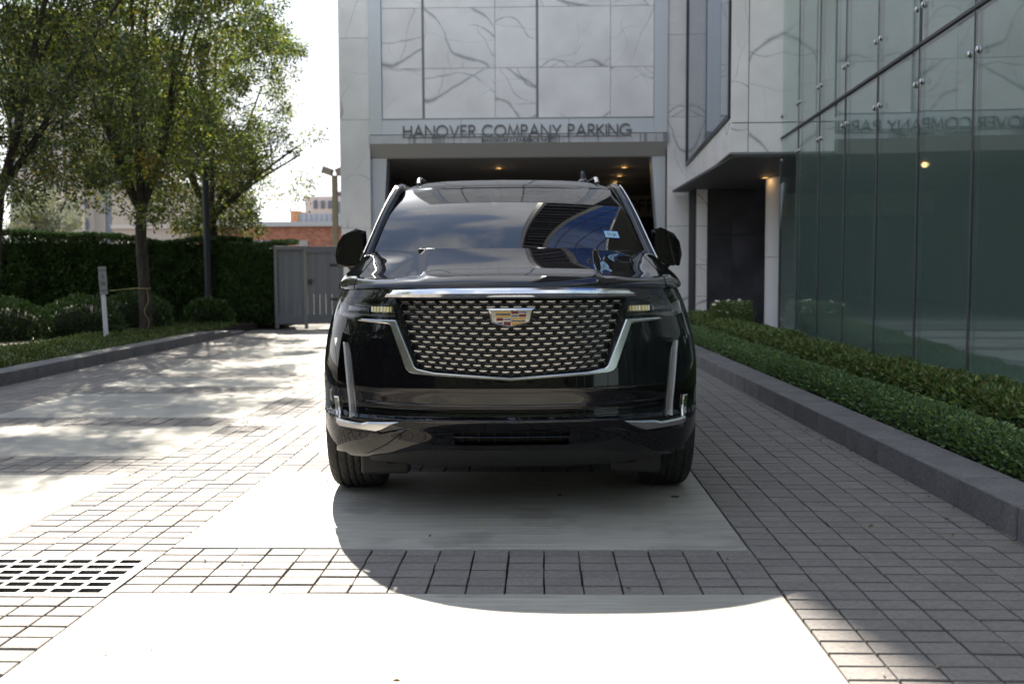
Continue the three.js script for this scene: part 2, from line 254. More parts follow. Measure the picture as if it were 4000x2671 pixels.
for (const [x0, x1, z0, z1] of GRATES) {                                    // cast drain grates: a frame, bars one way and the other, a dark pit below
  const near = z1 > -5, g = thing('drain_grate', near ? 'sunlit cast metal drain grate with rows of slots beside the front concrete slab' : 'cast metal drain grate set in the pavers just left of the vehicle', 'drain grate', (x0 + x1) / 2, 0, (z0 + z1) / 2);
  const w = x1 - x0, d = z1 - z0, iron = std(0.24, 0.23, 0.22, 0.55, { metalness: 0.6, map: graniteMap });
  const s = new THREE.Shape([[-w / 2, -d / 2], [w / 2, -d / 2], [w / 2, d / 2], [-w / 2, d / 2]].map(p => new THREE.Vector2(...p))), nc = 7, nr = near ? 6 : 4, mx = 0.035, my = 0.03;
  for (let i = 0; i < nc; i++) for (let j = 0; j < nr; j++) { const pw = (w - 2 * mx) / nc, pd = (d - 2 * my) / nr, cx = -w / 2 + mx + pw * (i + 0.5), cy = -d / 2 + my + pd * (j + 0.5), a = pw * 0.415, b = pd * 0.33; s.holes.push(new THREE.Path([[cx - a, cy - b], [cx + a, cy - b], [cx + a, cy + b], [cx - a, cy + b]].map(p => new THREE.Vector2(...p)))); }
  part(g, 'slotted_plate', metreUV(new THREE.ExtrudeGeometry(s, { depth: 0.03, bevelEnabled: true, bevelSize: 0.002, bevelThickness: 0.002, bevelSegments: 1 }).rotateX(-Math.PI / 2).translate(0, -0.03, 0)), iron);
  const pit = std(0.03, 0.03, 0.03, 0.9), q = [[-w / 2, w / 2, -0.6, -0.58, -d / 2, d / 2], [-w / 2, -w / 2 + 0.02, -0.58, -0.036, -d / 2, d / 2], [w / 2 - 0.02, w / 2, -0.58, -0.036, -d / 2, d / 2], [-w / 2 + 0.02, w / 2 - 0.02, -0.58, -0.036, -d / 2, -d / 2 + 0.02], [-w / 2 + 0.02, w / 2 - 0.02, -0.58, -0.036, d / 2 - 0.02, d / 2]];
  part(g, 'pit', merge(q.map(b => box(...b))), pit);
}
{                                                                              // right kerb of dark stone blocks
  const k = thing('kerb', 'dark granite kerb of long blocks edging the clipped hedges on the right', 'kerb');
  for (let i = 0, z = 0.3; z > -22; i++) { const l = 0.58 + 0.05 * hash2(i, 3, 1), zc = z - l / 2, b = part(k, 'kerb_block', metreUV(rounded(0, 0.285, -0.08, 0.152, -l / 2 + 0.004, l / 2 - 0.004, 0.012), i * 0.31, i * 0.17), kerbStone); b.position.set(kerbX(zc) + (hash2(i, 1, 2) - 0.5) * 0.003, 0, zc); b.rotation.y = 0.0253; z -= l; }
  const l = thing('kerb', 'dark granite kerb dappled with tree shade on the left of the driveway', 'kerb');
  for (let i = 0, z = -5.0; z > -19.2; i++) { const len = 0.88 + 0.06 * hash2(i, 5, 1), zc = z - len / 2, b = part(l, 'kerb_block', metreUV(rounded(-0.3, 0, -0.08, 0.142 - 0.10 * smooth(-17.5, -19.3, zc), -len / 2 + 0.004, len / 2 - 0.004, 0.012), i * 0.31, i * 0.17), kerbStone); b.position.set(-5.72 + 0.12 * smooth(-13, -10, zc) * 0.3, 0, zc); z -= len; }
  for (let i = 0; i < 3; i++) { const b = part(l, 'kerb_block', metreUV(rounded(-0.44, 0.44, -0.08, 0.05, -0.14, 0.14, 0.012), i, i * 0.4), kerbStone); b.position.set(-6.2 - i * 0.885, 0, -19.55); }
}
structure('street', metreUV(box(-40, 40, -0.06, -0.004, 0.32, 11).translate(0, 0, 0)), concrete);
structure('planting_bed', metreUV(merge([box(2.3, 3.95, -0.05, 0.11, -21.4, 0.3)])), soil);
structure('planting_bed', metreUV(merge([box(-14, -6.0, -0.05, 0.10, -23.5, -4)])), soil);

// ---------------------------------------------------------------- garage building with its marble front
const garage = thing('garage_building', 'white veined marble building with a deep dark parking garage entrance', 'building', 0, 0, 0);
let panelCount = 0;
function marblePanel(parent, x0, x1, y0, y1, front, thick = 0.03, dir = 'z', name = 'marble_panel') {
  const i = panelCount++, g = 0.004, m = marbleTones[i % 3];
  const geo = dir === 'z' ? rounded(x0 + g, x1 - g, y0 + g, y1 - g, front - thick, front, 0.003) : rounded(front, front + thick, y0 + g, y1 - g, x0 + g, x1 - g, 0.003);
  return part(parent, name, metreUV(geo, hash2(i, 1, 7) * 3.3, hash2(i, 2, 7) * 3.3), m);
}
const ZW = -22.5;
part(garage, 'wall_core', merge([box(-4.36, -3.98, 0, 18, -46, ZW - 0.034), box(-3.98, 3.2, 3.96, 18, -46, ZW - 0.034), box(2.745, 5.5, -0.1, 3.96, -23.3, ZW - 0.034), box(5.5, 9, -0.1, 3.96, -46, -22.9), box(3.2, 9, 3.96, 18, -46, -22.9)]), jointDark);
part(garage, 'roof', box(-4.4, 9, 18.0, 18.12, -46, ZW), std(0.3, 0.3, 0.3, 0.9));
for (const [y0, y1] of [[0, 2.12], [2.12, 4.465], [4.465, 6.21], [6.21, 7.95], [7.95, 10.3], [10.3, 12.6], [12.6, 15.2], [15.2, 18]]) { marblePanel(garage, -4.375, -3.71, y0, y1, ZW); marblePanel(garage, 2.75, 3.36, y0, y1, ZW); }
const colsX = [-3.43, -2.53, -0.97, -0.057, 1.523, 2.455], rowsY = [4.475, 5.545, 6.83, 8.1, 9.4, 10.7, 12.0, 13.3, 14.6, 15.9, 18.0];
for (let i = 0; i < 5; i++) for (let j = 0; j < 10; j++) marblePanel(garage, colsX[i] + (i === 1 || i === 3 ? 0.022 : 0), colsX[i + 1] - (i === 0 || i === 2 ? 0.022 : 0), rowsY[j], rowsY[j + 1], ZW);
for (const x of [-2.53, -0.057]) part(garage, 'mullion', box(x - 0.02, x + 0.02, 4.47, 18, ZW - 0.034, ZW - 0.008), std(0.23, 0.23, 0.235, 0.5, { metalness: 0.4 }));
part(garage, 'frame_stile', rounded(-3.707, -3.436, 4.13, 18, ZW - 0.03, ZW + 0.06, 0.004), frameMetal);
part(garage, 'frame_stile', rounded(2.461, 2.747, 4.13, 18, ZW - 0.03, ZW + 0.06, 0.004), frameMetal);
for (const [a, b] of [[-3.434, -1.72], [-1.714, 0.62], [0.626, 2.459]]) part(garage, 'frame_rail', rounded(a, b, 4.13, 4.45, ZW - 0.03, ZW + 0.06, 0.004), frameMetal);
part(garage, 'frame_bead', rounded(-3.43, 2.455, 4.454, 4.472, ZW - 0.02, ZW + 0.075, 0.003), std(0.35, 0.36, 0.36, 0.4, { metalness: 0.4 }));
const stainMap = texture(512, (u, v) => { const s = smooth(0.60, 0.78, noise2(u * 60, 3, 5, 60)) * smooth(0.1, 0.6, fbm(u * 30, v * 4, 8, 3, 30) + 0.2); const l = 235 - s * 55 - (fbm(u * 12, v * 12, 4, 3, 12) - 0.5) * 30; return [l, l * 0.995, l * 0.985]; }, true, 2.5);
for (const [a, b] of [[-3.72, -1.72], [-1.714, 0.62], [0.626, 2.76]]) part(garage, 'fascia', rounded(a, b, 3.93, 4.112, ZW - 0.03, ZW + 0.085, 0.004), std(0.68, 0.70, 0.72, 0.5, { map: stainMap, metalness: 0.2 }));
{
  const quad = (a, b, c, d) => { const g = new THREE.BufferGeometry(); g.setAttribute('position', new THREE.Float32BufferAttribute([...a, ...b, ...c, ...a, ...c, ...d], 3)); g.computeVertexNormals(); return metreUV(g); };
  part(garage, 'soffit', quad([-3.715, 3.932, ZW + 0.08], [-3.74, 3.665, -22.74], [2.745, 3.665, -22.74], [2.755, 3.932, ZW + 0.08]), soffitPaint);
  const jamb = (pts) => { const s = new THREE.Shape(pts.map(p => new THREE.Vector2(...p))); return metreUV(new THREE.ExtrudeGeometry(s, { depth: 0.5, bevelEnabled: false }).translate(0, 0, -23.25)); };
  part(garage, 'jamb', jamb([[-3.99, 0], [-3.61, 0], [-3.38, 3.70], [-3.99, 3.70]]), frameMetal);
  part(garage, 'jamb', jamb([[2.745, 0], [2.745, 3.70], [2.44, 3.70], [2.715, 0]]), frameMetal);
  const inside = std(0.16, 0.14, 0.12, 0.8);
  part(garage, 'ceiling', box(-3.97, 5.5, 3.65, 3.95, -45.5, -22.745), std(0.34, 0.31, 0.28, 0.7));
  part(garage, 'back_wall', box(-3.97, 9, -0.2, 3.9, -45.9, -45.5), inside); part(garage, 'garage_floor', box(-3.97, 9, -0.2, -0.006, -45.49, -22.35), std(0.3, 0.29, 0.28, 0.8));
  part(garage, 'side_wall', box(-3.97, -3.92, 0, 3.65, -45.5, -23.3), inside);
  part(garage, 'downstand_beam', box(-3.9, 5.48, 2.95, 3.65, -35.4, -35.0), std(0.42, 0.36, 0.28, 0.7));
}
// downlights in the garage ceiling and under the corner bay
const lampGlow = new THREE.MeshStandardMaterial({ color: 0x221100, emissive: new THREE.Color(1.0, 0.55, 0.16), emissiveIntensity: 0.9, roughness: 1 });
const lampRim = std(0.3, 0.28, 0.25, 0.4, { metalness: 0.6 });
function downlight(x, y, z, strength, label) {
  const t = thing('ceiling_downlight', label, 'light', x, y, z, 0, 'recessed downlights');
  part(t, 'rim', new THREE.TorusGeometry(0.095, 0.012, 6, 20).rotateX(Math.PI / 2), lampRim);
  part(t, 'glowing_lamp', new THREE.CylinderGeometry(0.088, 0.088, 0.012, 20).translate(0, 0.006, 0), lampGlow);
  const l = new THREE.PointLight(new THREE.Color(1, 0.62, 0.26), strength, 14, 2); l.position.set(x, y - 0.06, z); l.shadow.radius = 3; l.castShadow = true; scene.add(l);
}
downlight(-1.0, 3.638, -25.0, 0.012, 'warm downlight alone over the middle of the garage entrance');
downlight(2.03, 3.638, -25.0, 0.012, 'nearest warm downlight in the row along the right of the garage ceiling');
downlight(2.09, 3.638, -27.3, 0.012, 'middle warm downlight in the row along the right of the garage ceiling');
downlight(2.13, 3.638, -29.4, 0.012, 'farthest warm downlight in the row along the right of the garage ceiling');
downlight(4.07, 2.832, -18.8, 0.005, 'warm downlight under the corner bay beside the round column');

// raised lettering: strokes of a thin geometric alphabet
const STROKES = { H: [0.72, [[0, 0], [0, 1]], [[0.72, 0], [0.72, 1]], [[0, 0.52], [0.72, 0.52]]], A: [0.86, [[0, 0], [0.43, 1], [0.86, 0]], [[0.16, 0.36], [0.70, 0.36]]], N: [0.8, [[0, 0], [0, 1], [0.8, 0], [0.8, 1]]], V: [0.8, [[0, 1], [0.4, 0], [0.8, 1]]], E: [0.5, [[0.5, 1], [0, 1], [0, 0], [0.5, 0]], [[0, 0.52], [0.46, 0.52]]], M: [1.0, [[0, 0], [0.14, 1], [0.5, 0.12], [0.86, 1], [1.0, 0]]], Y: [0.76, [[0, 1], [0.38, 0.45], [0.76, 1]], [[0.38, 0.45], [0.38, 0]]], I: [0, [[0, 0], [0, 1]]], K: [0.62, [[0, 0], [0, 1]], [[0.60, 1], [0, 0.42]], [[0.18, 0.58], [0.62, 0]]], F: [0.48, [[0, 0], [0, 1], [0.48, 1]], [[0, 0.52], [0.44, 0.52]]] };
const arc = (cx, cy, rx, ry, a, b, n = 22) => Array.from({ length: n + 1 }, (_, i) => { const t = lerp(a, b, i / n) * Math.PI / 180; return [cx + rx * Math.cos(t), cy + ry * Math.sin(t)]; });
STROKES.O = [1.0, arc(0.5, 0.5, 0.5, 0.5, 0, 360, 30)]; STROKES.C = [0.9, arc(0.52, 0.5, 0.52, 0.5, 42, 318)]; STROKES.G = [0.96, [...arc(0.5, 0.5, 0.5, 0.5, 42, 352), [1.0, 0.47], [0.56, 0.47]]];
const bowl = [[0, 1], [0.24, 1], ...arc(0.26, 0.74, 0.26, 0.26, 88, -88, 12), [0.24, 0.48], [0, 0.48]]; STROKES.P = [0.52, [[0, 0], [0, 1]], bowl]; STROKES.R = [0.56, [[0, 0], [0, 1]], bowl, [[0.22, 0.48], [0.56, 0]]];
function letterShape(ch, h, weight, depth) {
  const [, ...lines] = STROKES[ch], out = [], w = weight / 2;
  for (const line of lines) {
    const left = [], right = [], closed = Math.hypot(line[0][0] - line.at(-1)[0], line[0][1] - line.at(-1)[1]) < 1e-6, n = line.length;
    for (let i = 0; i < n; i++) {
      const p = line[i], a = i ? line[i - 1] : closed ? line[n - 2] : null, b = i < n - 1 ? line[i + 1] : closed ? line[1] : null;
      const d1 = a && [p[0] - a[0], p[1] - a[1]], d2 = b && [b[0] - p[0], b[1] - p[1]], u = v => v && [v[0] / Math.hypot(...v), v[1] / Math.hypot(...v)], e1 = u(d1) || u(d2), e2 = u(d2) || u(d1);
      let nx = -(e1[1] + e2[1]), ny = e1[0] + e2[0]; const l = Math.hypot(nx, ny) || 1; nx /= l; ny /= l; const c = Math.max(0.4, -e1[1] * nx + e1[0] * ny);
      left.push([p[0] * h + nx * w / c, p[1] * h + ny * w / c]); right.push([p[0] * h - nx * w / c, p[1] * h - ny * w / c]);
    }
    const pos = [], q = (a, b, c, d) => pos.push(...a, ...b, ...c, ...a, ...c, ...d), P = (p, z) => [p[0], p[1], z];
    for (let i = 0; i < n - 1; i++) { const j = i + 1; q(P(right[i], depth), P(right[j], depth), P(left[j], depth), P(left[i], depth)); q(P(left[i], 0), P(left[j], 0), P(right[j], 0), P(right[i], 0)); q(P(left[i], depth), P(left[j], depth), P(left[j], 0), P(left[i], 0)); q(P(right[j], depth), P(right[i], depth), P(right[i], 0), P(right[j], 0)); }
    if (!closed) for (const [i, s] of [[0, 1], [n - 1, -1]]) { const c = [P(left[i], 0), P(right[i], 0), P(right[i], depth), P(left[i], depth)]; q(...(s > 0 ? c : c.reverse())); }
    const g = new THREE.BufferGeometry(); g.setAttribute('position', new THREE.Float32BufferAttribute(pos, 3)); g.computeVertexNormals(); out.push(g);
  }
  return merge(out);
}
function lettering(parent, text, x0, x1, y, z, h, weight, depth, material, gap = 0.24, space = 0.46) {
  let total = 0; const at = []; for (const ch of text) { if (ch === ' ') { total += space; continue; } at.push([ch, total]); total += STROKES[ch][0] + gap; } total -= gap;
  const wide = (x1 - x0) / (total * h);
  for (const [ch, o] of at) part(parent, 'sign_letter', letterShape(ch, h, weight, depth).scale(wide, 1, 1).translate(x0 + o * h * wide, y, z), material);
}
const letterMetal = std(0.17, 0.17, 0.175, 0.5, { metalness: 0.5 });
lettering(garage, 'HANOVER COMPANY PARKING', -2.96, 1.95, 4.075, ZW + 0.075, 0.235, 0.031, 0.03, letterMetal);
part(garage, 'letter_rail', box(-2.98, 1.97, 4.058, 4.070, ZW + 0.088, ZW + 0.11), letterMetal);
{
  const font = await new FontLoader().loadAsync('fonts/droid/droid_sans_bold.typeface.json');
  const g = new TextGeometry('MAXIMUM CLEARANCE 14\'0"', { font, size: 0.088, depth: 0.012, curveSegments: 3, bevelEnabled: false }); g.computeBoundingBox(); const b = g.boundingBox;
  g.translate(-b.min.x, 0, 0).scale(1.545 / (b.max.x - b.min.x), 1, 1).translate(-1.265, 3.945, ZW + 0.084);
  part(garage, 'clearance_lettering', g, std(0.07, 0.07, 0.075, 0.6));
}
lettering(garage, 'OFFICE', 2.86, 4.7, 3.12, -35.0, 0.38, 0.05, 0.03, std(0.03, 0.028, 0.025, 0.6));

// ---------------------------------------------------------------- corner bay on the right of the entrance
const bay = thing('corner_bay', 'projecting marble corner bay with a tall dark framed window right of the entrance', 'building');
{
  const F = -15.32, B = -22.44, xf = 2.80, xb = 3.17, along = -Math.atan2(xb - xf, F - B);
  part(bay, 'bay_core', merge([box(3.30, 9, 2.92, 9, -22.9, F - 0.034), box(9, 9.1, 2.9, 9, -22.9, F)]), jointDark);
  const frontX = [[2.80, 3.058], [3.062, 4.6]];
  for (const [a, b] of frontX) { marblePanel(bay, a, b, 2.90, 3.33, F); marblePanel(bay, a, b, 3.335, 6.0, F); marblePanel(bay, a, b, 6.0, 9, F); }
  const side = new THREE.Group(); side.name = 'side_wall'; side.position.set(xf, 0, F); side.rotation.y = along; bay.add(side);      // runs back along local -z
  const L = Math.hypot(xb - xf, F - B);
  part(side, 'side_core', box(0.034, 0.3, 2.9, 9, -L, -0.08), jointDark);
  for (let k = 0; k < 4; k++) marblePanel(side, -L + k * L / 4, -L + (k + 1) * L / 4 - (k === 3 ? 0.032 : 0), 2.90, 3.40, 0, 0.03, 'x');
  const dark = std(0.03, 0.035, 0.045, 0.35, { metalness: 0.5 });
  const pane = new THREE.MeshPhysicalMaterial({ color: new THREE.Color(0.10, 0.14, 0.20), roughness: 0.01, ior: 2.0, specularIntensity: 1 });
  part(side, 'window_sill', rounded(-0.035, 0.02, 3.405, 3.475, -L + 0.02, -0.03, 0.004), dark);
  part(side, 'window_post', rounded(-0.035, 0.02, 3.475, 9, -0.11, -0.03, 0.004), dark);
  part(side, 'window_post', rounded(-0.035, 0.02, 3.475, 9, -L + 0.02, -L + 0.09, 0.004), dark);
  for (let k = 0; k < 3; k++) { const a = -L + 0.09 + k * (L - 0.2) / 3; part(side, 'window_pane', box(-0.006, 0.01, 3.475, 9, a + 0.006, a + (L - 0.2) / 3 - 0.006), pane); }
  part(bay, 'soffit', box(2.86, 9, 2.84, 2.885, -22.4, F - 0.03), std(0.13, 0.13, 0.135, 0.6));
  part(bay, 'drip_edge', merge([box(2.80, 4.6, 2.872, 2.898, F - 0.02, F + 0.015)]), std(0.25, 0.26, 0.27, 0.4, { metalness: 0.5 }));
  part(side, 'side_drip_edge', box(-0.015, 0.03, 2.872, 2.898, -L, 0), std(0.25, 0.26, 0.27, 0.4, { metalness: 0.5 }));
  part(bay, 'recess_backing', box(3.2, 6, 0, 2.84, -22.3, -21.536), jointDark);
  for (const [y0, y1] of [[0, 0.62], [0.62, 1.28], [1.28, 2.08], [2.08, 2.84]]) marblePanel(bay, 3.24, 3.47, y0, y1, -21.5);
  for (const [a, b, c, d] of [[3.475, 3.98, 0, 1.9], [3.985, 6, 0, 1.9], [3.475, 3.98, 1.905, 2.84], [3.985, 6, 1.905, 2.84]]) part(bay, 'dark_stone_panel', metreUV(rounded(a + 0.002, b - 0.002, c + 0.002, d - 0.002, -21.53, -21.5, 0.003), a * 1.7, c), darkMarble);
  const col = thing('round_column', 'smooth pale grey round column under the corner bay', 'column', 4.43, 0, -19);
  const paint = std(0.8, 0.8, 0.8, 0.5);
  part(col, 'lower_drum', new THREE.CylinderGeometry(0.3, 0.3, 1.395, 40).translate(0, 0.6975, 0), paint);
  part(col, 'upper_drum', new THREE.CylinderGeometry(0.3, 0.3, 1.437, 40).translate(0, 2.1215, 0), paint);
}

// ---------------------------------------------------------------- glass lobby wall on the right
const lobby = thing('glass_lobby', 'tall frameless green tinted glass lobby wall mirroring the marble garage front', 'building');
{
  const glass = new THREE.MeshPhysicalMaterial({ color: new THREE.Color(0.80, 0.90, 0.875), roughness: 0, transmission: 1, thickness: 0, ior: 2.5 });
  const seam = std(0.10, 0.10, 0.105, 0.5), steel = std(0.62, 0.62, 0.63, 0.18, { metalness: 1 });
  const turn = Math.atan(0.047), pitch = 1.277, n = 15, r = random(55);
  const wall = new THREE.Group(); wall.name = 'glass_wall'; wall.position.set(2.83 + 0.047 * 15.4, 0, -15.4); wall.rotation.y = -turn; lobby.add(wall);   // local +z runs towards the viewer
  for (let i = 0; i < n; i++) for (const [y0, y1] of [[0.1, 3.085], [3.115, 8.8]]) {
    const p = part(wall, 'glass_pane', new THREE.PlaneGeometry(pitch - 0.008, y1 - y0).rotateY(-Math.PI / 2), glass); p.position.set(0, (y0 + y1) / 2, (i + 0.5) * pitch); p.rotation.set(0, (r() - 0.5) * 0.005, (r() - 0.5) * 0.004);
    const inner = part(wall, 'inner_pane', p.geometry, glass); inner.position.copy(p.position).add(V(0.026, 0, 0)); inner.rotation.copy(p.rotation);
    part(wall, 'glass_edge', box(-0.006, 0.02, y0, y1, i * pitch - 0.004, i * pitch + 0.004), seam);
  }
  part(wall, 'transom', rounded(-0.02, 0.06, 3.086, 3.114, -0.01, n * pitch, 0.004), std(0.05, 0.048, 0.052, 0.5));
  part(wall, 'end_trim', box(-0.006, 0.03, 0.1, 8.8, -0.02, -0.008), seam);
  const bolt = new THREE.SphereGeometry(0.026, 16, 8).scale(0.3, 1, 1), cap = new THREE.CylinderGeometry(0.031, 0.031, 0.008, 20).rotateZ(Math.PI / 2), fixing = merge([bolt.translate(-0.012, 0, 0), cap]);
  for (let i = 0; i < n; i++) for (const y of [2.78, 3.42]) for (const o of [-0.085, 0.085]) if (i || o > 0) part(wall, 'bolt', fixing, steel).position.set(-0.004, y, i * pitch + o);
  const dull = std(0.46, 0.47, 0.46, 0.7), pale = std(0.6, 0.6, 0.59, 0.7);
  part(lobby, 'lobby_floor', box(3.3, 10, 0.02, 0.10, -15.28, 5), std(0.42, 0.42, 0.40, 0.35));
  part(lobby, 'lobby_back_wall', box(9.6, 9.9, 0.1, 8.9, -15.28, 5), dull);
  part(lobby, 'lobby_roof', box(2.4, 10, 8.8, 9.0, -15.3, 5), dull);
  part(lobby, 'lobby_end_wall', box(3.75, 9.6, 0.1, 8.8, -15.28, -15.0), pale);
    for (const z of [-12.0, -6.5, -1.0]) part(lobby, 'lobby_column', new THREE.CylinderGeometry(0.33, 0.33, 8.7, 28).translate(6.0, 4.45, z), pale);
}
// ---------------------------------------------------------------- the black sport utility vehicle (front axle at its origin, front towards +z)
const suv = thing('sport_utility_vehicle', 'large glossy black sport utility vehicle with chrome grille facing the viewer', 'car', -0.172, 0, -5.73, 0.0353);
{
  const paint = new THREE.MeshPhysicalMaterial({ color: new THREE.Color().setRGB(0.0045, 0.0045, 0.006), roughness: 0.5, specularIntensity: 0, clearcoat: 1, clearcoatRoughness: 0.008 });
  const gloss = new THREE.MeshPhysicalMaterial({ color: new THREE.Color().setRGB(0.006, 0.006, 0.007), roughness: 0.5, specularIntensity: 0, clearcoat: 1, clearcoatRoughness: 0.03 });
  const chrome = std(0.72, 0.72, 0.72, 0.10, { metalness: 1 }), satin = std(0.55, 0.55, 0.54, 0.22, { metalness: 1 });
  const plastic = std(0.018, 0.018, 0.019, 0.6), matt = std(0.008, 0.008, 0.009, 0.8), dim = std(0.02, 0.02, 0.022, 0.3);
  const lens = new THREE.MeshPhysicalMaterial({ color: 0xffffff, roughness: 0, transmission: 1, thickness: 0, ior: 1.5 });
  const rubber = std(0.022, 0.022, 0.023, 0.75);

  // outline of the body seen from above, by distance t along it from the front centre
  const plan = [[0, .965], [.2, .960], [.4, .935], [.58, .88], [.74, .79], [.868, .675], [.943, .52], [.975, .34], [.995, .1], [.998, -.3], [1.0, -1], [1.0, -2], [1.0, -3], [1.0, -3.6], [.985, -4.0], [.90, -4.26], [.74, -4.36], [.4, -4.405], [0, -4.41]];
  const curve = new THREE.CatmullRomCurve3(plan.map(([x, z]) => V(x, 0, z)), false, 'centripetal'), S = [], N = 1600; let length = 0;
  for (let i = 0, q; i <= N; i++) { const p = curve.getPoint(i / N); if (q) length += p.distanceTo(q); S.push([length, p.x, p.z]); q = p; }
  const alongPlan = t => { const a = Math.min(Math.abs(t), length); let lo = 0, hi = N; while (hi - lo > 1) { const m = (lo + hi) >> 1; S[m][0] > a ? hi = m : lo = m; } const f = (a - S[lo][0]) / (S[hi][0] - S[lo][0] || 1); return [Math.sign(t) * lerp(S[lo][1], S[hi][1], f), lerp(S[lo][2], S[hi][2], f)]; };
  const WIDE = [[.15, .96], [.3, .99], [.45, 1.0], [.7, 1.005], [.85, .99], [.95, .965], [1.05, .93], [1.12, .90], [1.2, .88], [1.26, .865]];
  const LEAN = [[.15, -.22], [.24, -.12], [.29, -.055], [.33, -.022], [.38, -.002], [.44, .012], [.485, .024], [.502, .026], [.512, .004], [.56, -.002], [.64, .004], [.7, 0], [.9, -.015], [1.05, -.03], [1.12, -.045], [1.2, -.09]];
  const shell = (t, y) => { const [x, z] = alongPlan(t), k = lerp(0.25, 1, smooth(-1.3, -0.25, z)), w = 1 - (1 - spline(WIDE, y)) * k, q = smooth(.1, .6, z); return [x * w, y, z + spline(LEAN, y) * q]; };
  const tOf = (x, y) => { const a = Math.abs(x) / spline(WIDE, y); let lo = 0, hi = N / 2; while (hi - lo > 1) { const m = (lo + hi) >> 1; S[m][1] > a || S[m][2] < -0.2 ? hi = m : lo = m; } return Math.sign(x) * lerp(S[lo][0], S[hi][0], clamp((a - S[lo][1]) / (S[hi][1] - S[lo][1] || 1), 0, 1)); };
  const tAtZ = z => { let lo = 0, hi = N; while (hi - lo > 1) { const m = (lo + hi) >> 1; S[m][2] < z ? hi = m : lo = m; } return S[lo][0]; };
  const front = loop => split(loop, 0.03).map(([x, y]) => [tOf(x, y), y]);                 // front view to along-the-body coordinates
  const mirrored = loop => loop.map(([x, y]) => [-x, y]);
  const both = fn => { for (const s of [-1, 1]) fn(s); };

  // features of the front, seen square on (car's left side is +x)
  const grilleHole = [[-.552, 1.072], [.552, 1.072], [.452, .742], [.36, .727], [0, .703], [-.36, .727], [-.452, .742]];
  const headHole = [[.575, 1.066], [.70, 1.074], [.885, 1.068], [.893, 1.04], [.893, .995], [.872, .982], [.755, .968], [.70, .984], [.548, .985]];
  const lampHole = [[.878, .872], [.845, .875], [.80, .862], [.775, .80], [.748, .60], [.738, .490], [.80, .486], [.83, .50], [.855, .70]];
  const lowHole = [[-.275, .446], [.275, .446], [.268, .384], [-.268, .384]];

  const topEdge = z => spline([[-4.41, 1.22], [-3, 1.235], [-1.0, 1.235], [-.6, 1.205], [0, 1.165], [.5, 1.112], [.8, 1.116], [.97, 1.124]], z);
  {                                                                                     // lower body shell with wheel arches and openings for grille and lamps
    const bottom = [], top = [], R = 0.475, arch = (c, y, s) => { const out = []; for (let k = 0; k <= 26; k++) { const a = Math.PI * k / 26, z = c + R * Math.cos(a) * s; out.push([z, Math.max(0.30, y + R * Math.sin(a))]); } return out; };
    const half = [];
    for (let x = 0; x <= 0.84; x += 0.04) half.push([tOf(x, .35), lerp(.358, .29, smooth(.35, .82, x))]);
    for (const [z, y] of arch(0, .417, 1)) half.push([tAtZ(z), y < 0.301 ? 0.285 : y]);
    for (const [z, y] of arch(-3.07, .417, 1)) half.push([tAtZ(z), y < 0.301 ? 0.30 : y]);
    half.push([tAtZ(-3.9), .36], [tAtZ(-4.3), .40], [length - 0.01, .40]);
    const L = [...half.map(([t, y]) => [-t, y]).reverse(), ...half.slice(1)], up = [];
    for (let t = length - 0.01; t >= -length + 0.01; t -= 0.05) up.push([t, topEdge(alongPlan(t)[1])]);
    const g = draped([...L, ...up], [front(grilleHole), front(headHole), front(mirrored(headHole)), front(lampHole), front(mirrored(lampHole)), front(lowHole)], shell, 0.03, 1);
    part(suv, 'body', g, paint);
  }
  // door seams and handles on the flanks
  both(s => { for (const z of [-0.62, -1.72, -2.62]) part(suv, 'door_seam', tube(Array.from({ length: 12 }, (_, k) => { const p = shell(s * tAtZ(z), 0.34 + k / 11 * 0.88); return V(p[0], p[1], p[2]); }), 0.004, 5), matt); for (const z of [-1.58, -2.5]) part(suv, 'door_handle', rounded(s * 1.03 - 0.012, s * 1.03 + 0.012, 1.03, 1.06, z, z + 0.22, 0.01), paint); part(suv, 'running_board', rounded(s * 0.93 - 0.09, s * 0.93 + 0.09, 0.33, 0.37, -2.5, -0.6, 0.015), plastic); });

  // bonnet: a heightfield from the cowl to the leading edge, split from the wings by a real gap
  const xs = z => spline([[-.85, .965], [-.4, .935], [0, .925], [.4, .905], [.6, .895]], z);
  const leadZ = x => { let lo = 0, hi = N; const a = Math.abs(x); const y = 1.118, w = spline(WIDE, y); while (hi - lo > 1) { const m = (lo + hi) >> 1; S[m][1] * w > a || S[m][2] < 0 ? hi = m : lo = m; } return S[lo][2] - 0.045 * smooth(.1, .6, S[lo][2]); };
  const quarter = (d, r) => { const t = clamp(d / r, 0, 1); return Math.sqrt(1 - (1 - t) * (1 - t)); };
  const hoodY = (u, z, v) => {
    const x = Math.abs(u) * .9, edge = Math.min(topEdge(z), 1.21), crown = lerp(1.168, 1.322, Math.pow(clamp((.92 - z) / 1.72, 0, 1), 0.92));
    const dome = 0.020 * (1 - smooth(.40 + .05 * (0.9 - z), .455 + .05 * (0.9 - z), x)), valley = -0.016 * smooth(-.78, -.2, z) * smooth(.5, .62, x) * (1 - smooth(.62, .84, x)), wing = 0.012 * smooth(.72, .84, x) * (1 - smooth(.86, .97, x));
    const full = crown - lerp(0.0, 0.055, smooth(-.8, .3, z)) * Math.pow(x / .9, 2.2) + (dome + valley + wing) * smooth(0, .14, 1 - v);
    return edge + (full - edge) * quarter(1 - Math.abs(u), .17) * quarter(1 - v, .075);
  };
  const hoodMap = (u, v) => { const ux = u, zf = leadZ(u * .885), z = lerp(-.825 - .14 * u * u, zf, v); return [ux * xs(z), hoodY(u, z, v), z]; };
